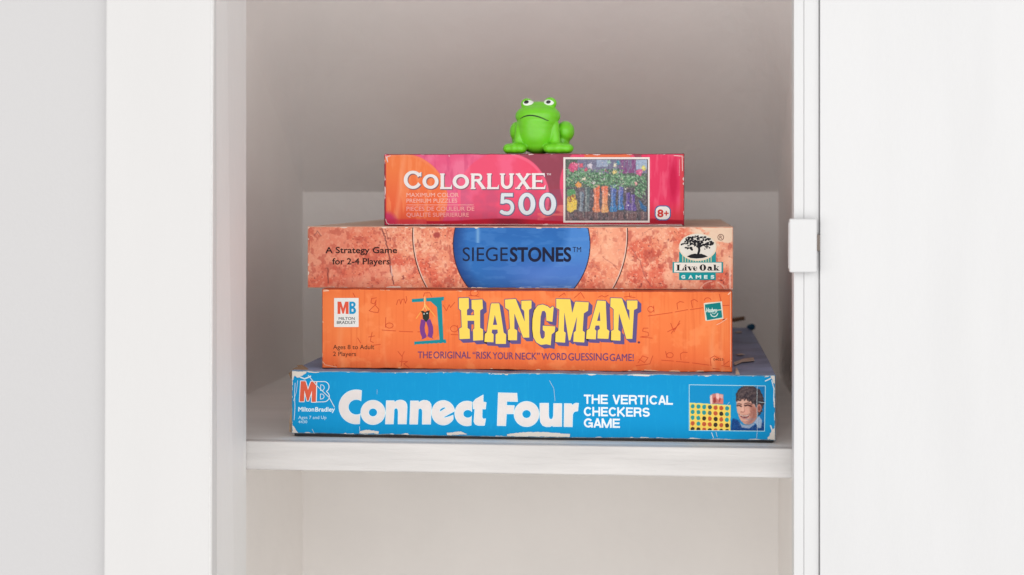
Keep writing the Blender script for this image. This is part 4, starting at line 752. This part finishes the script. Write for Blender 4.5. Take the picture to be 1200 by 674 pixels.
# the garden picture
decal('picture_border', s_rbox(660.2, 184.3, 761.3, 260.9), Y4, (238, 226, 222), puz, 2, .5); decal('picture_border', s_rbox(662.6, 186.7, 759.2, 258.6), Y4, (60, 44, 58), puz, 3, .5)
cv = Canvas(663.1, 187.2, 758.2, 258.0, .32); X_, Y_ = cv.x, cv.y; n = Noise(15); n2 = Noise(16); gx = (X_ - 655) * 8.22; gy = (Y_ - 180) * 8.22
cv.fill((66, 64, 72)); cv.mix(np.clip((n.fbm(X_ / 4, Y_ / 4) - .45) * 3, 0, .7), (104, 92, 104)); cv.mix((gy < 330) * .6, (62, 96, 72)); cv.mix((gy < 190) * (gx > 180) * .75, (112, 108, 150)); cv.mix((gy < 130) * (gx > 360) * (gx < 470) * .8, (150, 170, 200)); cv.mix((gy < 150) * (gx > 745) * .85, (160, 186, 214)); cv.mix((gy < 190) * (gx > 560) * (gx < 740) * np.clip((n.fbm(X_ / 1.3, Y_ / 12, 3) - .35) * 4, 0, 1), (120, 60, 116))
cv.mix((gy > 560) * np.clip((n.fbm(X_ / 3, Y_ / 6) - .3) * 3, 0, 1), (112, 84, 88))
zC = lambda p_: s_poly([(655 + a / 8.22, 180 + b_ / 8.22) for a, b_ in p_]); bt = []
def boot(x0, y0, x1, y1, c1, c2, toe=0):
    f = zC([(x0 + 4, y0), (x1 - 2, y0), (x1 - 8, (y0 + y1) / 2), (x1 - 12, y1 - 85), (x1 - 2 + toe, y1 - 45), (x1 + 3 + toe, y1 - 12), (x1 - 8 + toe, y1), (x0 + 6, y1), (x0 - 4, y1 - 18), (x0 + 4, y1 - 60), (x0 + 10, (y0 + y1) / 2)])
    v = np.clip((gy - y0) / (y1 - y0), 0, 1)[..., None]; m_ = np.clip(.5 - f(X_, Y_) / .8, 0, 1); cv.mix(m_, np.array(c1) * (1 - v) + np.array(c2) * v)
    cv.mix(m_ * np.clip((n2(X_ / .9, Y_ / .9) - .5) * 1.8, 0, .6), np.array(c1) * .55 + 20); cv.mix(m_ * np.clip((n2(X_ / .8 + 40, Y_ / .8) - .72) * 5, 0, .7), np.minimum(np.array(c1) * 1.2 + 40, 255))
    cv.mix(m_ * np.clip(1 - np.abs(gx - (x0 * .7 + x1 * .3)) / 10, 0, 1) * .35, (255, 240, 230))
boot(195, 370, 245, 555, (84, 104, 124), (104, 118, 132), -10); boot(245, 320, 305, 560, (70, 94, 96), (96, 106, 116), -12); boot(328, 305, 398, 565, (226, 92, 62), (232, 130, 86)); boot(408, 315, 476, 568, (226, 100, 72), (226, 170, 100))
boot(494, 300, 556, 560, (74, 84, 166), (20, 112, 176)); boot(566, 320, 625, 545, (78, 76, 158), (20, 118, 180)); boot(640, 380, 690, 548, (66, 46, 128), (78, 56, 140), 8); boot(690, 395, 738, 550, (70, 48, 130), (80, 60, 146), 8); cv.paint(zC([(770, 445), (845, 520), (835, 560), (785, 530)]), (32, 84, 140), 1)
cv.paint(zC([(78, 420), (150, 390), (178, 470), (165, 540), (110, 572), (78, 540)]), (226, 192, 72), 1.2); cv.mix(np.clip(.5 - zC([(78, 420), (150, 390), (170, 440), (110, 480)])(X_, Y_), 0, 1) * (n2(X_ / 1, Y_ / 1) > .5) * .8, (120, 60, 50)); cv.paint(zC([(78, 350), (150, 340), (165, 390), (80, 410)]), (74, 140, 84), 1.5)
rnd = random.Random(9); R1 = [rnd.random() for _ in range(9000)]; it = iter(R1 * 4); G_ = lambda: next(it)
for k in range(900):                            # leaves
    x = 75 + 765 * G_(); lim = 320 + 20 * math.sin(x / 40) + (90 if x > 730 else 0) + (-30 if 160 < x < 300 else 0); top_ = 150 if x < 620 else 215; y = top_ + (lim - top_) * G_() ** .9
    c = [(82, 138, 92), (60, 112, 74), (112, 166, 118), (44, 80, 58), (140, 184, 146)][int(G_() * 5)]
    cx, cy = 655 + x / 8.22, 180 + y / 8.22; sl = (np.abs(Y_[:, 0] - cy) < 3); sx_ = np.abs(X_[0] - cx) < 3; ix = np.ix_(sl, sx_); a_ = G_() * 3.14; u = (X_[ix] - cx) * math.cos(a_) + (Y_[ix] - cy) * math.sin(a_); v = -(X_[ix] - cx) * math.sin(a_) + (Y_[ix] - cy) * math.cos(a_)
    mk = (np.clip(1.6 - np.hypot(u / 1.35, v / .7) * 1.2, 0, 1) * .9)[..., None]; cv.c[ix] = cv.c[ix] * (1 - mk) + np.array(c) * mk
for x, y, r, c in [(135, 130, 48, (206, 60, 110)), (160, 110, 25, (222, 90, 130)), (215, 110, 26, (206, 70, 92)), (262, 150, 22, (190, 66, 96)), (300, 115, 30, (206, 196, 210)), (190, 303, 32, (236, 146, 62)), (240, 245, 18, (236, 222, 190)), (335, 280, 16, (240, 220, 226)), (455, 165, 14, (170, 60, 90)), (535, 180, 22, (236, 204, 116)), (545, 110, 18, (236, 232, 196)), (568, 82, 22, (40, 130, 156)), (775, 180, 34, (214, 80, 134)), (815, 140, 26, (220, 208, 90)), (740, 290, 20, (224, 150, 150)), (480, 85, 20, (150, 196, 176)), (640, 340, 12, (200, 220, 190)), (780, 425, 10, (226, 210, 200)), (325, 405, 11, (236, 224, 220)), (480, 400, 11, (236, 206, 200)), (668, 497, 7, (240, 236, 240)), (430, 240, 10, (222, 214, 224)), (395, 190, 10, (240, 226, 230)), (610, 240, 9, (196, 206, 150))]:
    d_ = np.hypot(gx - x, gy - y) + 10 * (n2(X_ / 1.1 + x, Y_ / 1.1) - .5) * 2; cv.mix(np.clip((r - d_) / 7, 0, 1) * .95, c); cv.mix(np.clip((r * .4 - np.hypot(gx - x - 3, gy - y + 3)) / 5, 0, 1) * .4, np.minimum(np.array(c) * 1.2 + 30, 255))
for k in range(90):
    x, y = 75 + 765 * G_(), 70 + 320 * G_(); cv.mix(np.clip((6 - np.hypot(gx - x, gy - y)) / 4, 0, 1) * .8, [(230, 220, 228), (214, 150, 180), (236, 226, 160), (190, 214, 200)][k % 4])
for k in range(16): x = 90 + 48 * k; cv.mix(np.clip(1 - np.abs(gx - x - 6 * math.sin(k * 3)) / 5, 0, 1) * (gy > 558 + 10 * math.sin(k)) * (gy < 625) * .7, (40, 30, 34) if k % 3 else (200, 186, 170))
cv.warp(1.0, 2.6, 88); cv.mix(np.clip((n.fbm(X_ / 1.1 + 30, Y_ / 1.1, 2) - .5) * .9, 0, .3), (236, 226, 226)); cv.mix(np.clip((n2.fbm(X_ / 1.2 + 30, Y_ / 1.2, 2) - .56) * 1.2, 0, .2), (60, 52, 66)); cv.mix(np.full(X_.shape, .12), (236, 222, 214))
cv.build('picture', Y4, print_mat('garden_print', .33, .2), puz, lift=LIFT * 6)
decal('logo', s_rbox(767.2, 240.8, 786.2, 258.4, 6.5), Y4, (46, 104, 160), puz, 2, .25); decal('logo', s_rbox(768.4, 242, 785, 257.2, 5.5), Y4, (240, 234, 230), puz, 3, .25)
decal('logo', U(s_text("8", 770.8, 777, 246, 254.2, .5), s_stroke([(778, 250), (783.6, 250)], 1.5), s_stroke([(780.8, 247.2), (780.8, 252.8)], 1.5)), Y4, (206, 62, 56), puz, 4, .12)
wear(Y4, XA4, XB4, t4, b4, 37, .42, puz, rgb=(240, 214, 214), thr=.6)
decal('crease', U(s_stroke([(452.3, 183.5), (454.5, 190), (453.5, 184), (457.5, 182.6)], .9, 'rr'), s_stroke([(799.4, 183), (799.8, 200)], .8, 'rr'), s_stroke([(790, 182.4), (799.5, 183)], .9, 'rr'), s_stroke([(796.5, 187), (796, 206)], .3, 'rr'), s_stroke([(452, 257), (453.6, 261.5), (456, 262.8)], .8, 'rr'), s_stroke([(526, 182.6), (527, 183)], .9, 'rr'), s_stroke([(455, 263), (799, 263)], .45, 'rr')), Y4, (240, 206, 206), puz, 7, .15, .7)
# ================================================================= FROG
zp = float(ZP(600, 180.8, Y4)) + .0007
sf = 1.47 / FPX
fx = float(XP(631.3, Y4 + .022)); frog = thing('toy_frog', 'small bright green rubber frog with a frowning mouth sitting on the puzzle box', 'toy frog', (fx, Y4 + .024, zp))
rub = node_mat('green_rubber', (.18, .64, .02, 1), .34, .5, var=.08, vscale=60, sss=.3, bump=.06, bscale=500)
bm = bmesh.new()
def ell(c, r, rz=0, ry=0):
    q = bmesh.ops.create_icosphere(bm, subdivisions=4, radius=1)['verts']; M = Matrix.Rotation(rz, 4, 'Z') @ Matrix.Rotation(ry, 4, 'Y')
    for v in q: v.co = (M @ Vector((v.co.x * r[0], v.co.y * r[1], v.co.z * r[2]))) + Vector(c)
ell((-2.5, -3.5, 27), (22.5, 21.5, 25)); ell((-2.5, -2, 13), (18, 18, 13)); ell((-2, -5, 34), (23, 20.5, 16)); ell((-1, -3, 45), (27, 22, 14.5)); ell((-1, -6, 39), (23.5, 20, 12)); ell((0, -2, 52), (18, 15, 10.5))
ell((-13.5, -6, 59), (7.6, 7.4, 7.2)); ell((14, -6, 60), (7.8, 7.4, 7.2))
for k in range(15):
    t = k / 14; ell((-21 - 3 * t, -7 - 6 * t, 34 - 28 * t), (6.0 - .6 * t,) * 3); ell((18.5 + 3 * t, -8 - 6 * t, 34 - 27 * t), (6.4 - .6 * t,) * 3)
for cx, s_ in ((-27, -1), (24.5, 1)):
    ww = 14.5 if s_ < 0 else 18.5
    ell((cx, -17, 6.3), (ww * .95, 12, 6.6))
    for k in (-1, 0, 1): ell((cx + k * ww * .52, -20.0 + abs(k) * 2.5, 6.0 + (.5 if k == 0 else 0)), (ww * .46, 10.2, 6.1 if k else 6.6), 0)
ell((-27, 7, 27), (8.5, 13, 12)); ell((31, 7, 27), (11, 14, 12.5)); ell((27, 9, 14), (9, 13, 13)); ell((-25, 9, 14), (8, 13, 12)); ell((0, 14, 14), (20, 14, 14))
for v in bm.verts: v.co.z = max(v.co.z, 0.0)
for v in bm.verts: v.co = v.co * sf + frog.location
me = bpy.data.meshes.new('body'); bm.to_mesh(me); bm.free(); tmp = bpy.data.objects.new('body', me); COL.objects.link(tmp)
md = tmp.modifiers.new('r', 'REMESH'); md.mode = 'VOXEL'; md.voxel_size = .00055; md.use_smooth_shade = True
ms = tmp.modifiers.new('s', 'SMOOTH'); ms.factor = .5; ms.iterations = 22
bpy.context.view_layer.update(); dg = bpy.context.evaluated_depsgraph_get(); me2 = bpy.data.meshes.new_from_object(tmp.evaluated_get(dg)); bpy.data.objects.remove(tmp)
me2.name = 'body'
from mathutils.bvhtree import BVHTree
b2_ = bmesh.new(); b2_.from_mesh(me2); tree = BVHTree.FromBMesh(b2_); b2_.free()
FL = frog.location.copy()
def hit(x, z):
    o = FL + Vector((x * sf, -.2, z * sf)); r = tree.ray_cast(o, Vector((0, 1, 0))); return r[0], r[1]
body = link('body', me2, rub, frog, True)
wh = node_mat('eye_white', (.80, .84, .78, 1), .35, .4, var=.02); bkm = node_mat('eye_black', (.012, .012, .012, 1), .3, .5, var=.1); mth = node_mat('mouth_paint', (.02, .06, .015, 1), .5, .3, var=.1)
def patch(name, cx, cz, rx, rz, tilt, lift, m, parent, shape=None):   # paint laid on the rubber, following its surface
    bm = bmesh.new(); rings = []; N_ = 28
    for k in range(7):
        R = []
        for i in range(N_):
            a = 2 * math.pi * i / N_; u, v = rx * k / 6 * math.cos(a), rz * k / 6 * math.sin(a)
            if shape: u, v = shape(u, v)
            x = cx + u * math.cos(tilt) - v * math.sin(tilt); z = cz + u * math.sin(tilt) + v * math.cos(tilt); h_, nn_ = hit(x, z)
            if h_ is None: R.append(None); continue
            R.append(bm.verts.new(h_ + nn_ * lift))
            if k == 0: break
        rings.append(R)
    for k in range(1, 7):
        for i in range(N_):
            A, B = rings[k][i], rings[k][(i + 1) % N_]
            if A is None or B is None: continue
            if k == 1:
                if rings[0][0]: bm.faces.new((rings[0][0], A, B))
            else:
                C, D = rings[k - 1][(i + 1) % N_], rings[k - 1][i]
                if C and D: bm.faces.new((D, A, B, C))
    return bmobj(name, bm, m, parent, True)
for ex, ez, tl2, px_ in ((-11.8, 60.2, .1, -13.8), (12.6, 60.6, -.12, 12.4)):
    ey = patch('eye', ex, ez, 6.2 if ex < 0 else 6.0, 3.2, tl2, .00012, wh, body)
    patch('pupil', px_, 61.0, 2.7, 1.9, .15, .0003, bkm, ey)
bm = bmesh.new(); path = []
for k in range(41):
    t = k / 40; x = -20.8 + 34 * t; z = 41.2 + 4.2 * math.sin(math.pi * min(1, t * 1.05) ** .85) - 2.4 * t ** 1.5
    h_, nn_ = hit(x, z)
    if h_ is not None: path.append((h_ + nn_ * .00002, k))
prev = None
for p_, k in path:
    r = .00058 * (.35 + .65 * math.sin(math.pi * max(.02, min(.98, k / 40))) ** .4); R = [bm.verts.new(p_ + Vector((0, math.cos(a) * r * .5, math.sin(a) * r))) for a in [2 * math.pi * i / 8 for i in range(8)]]
    if prev:
        for i in range(8): bm.faces.new((prev[i], prev[(i + 1) % 8], R[(i + 1) % 8], R[i]))
    prev = R
bmesh.ops.recalc_face_normals(bm, faces=bm.faces[:]); bmobj('mouth', bm, mth, body, True)
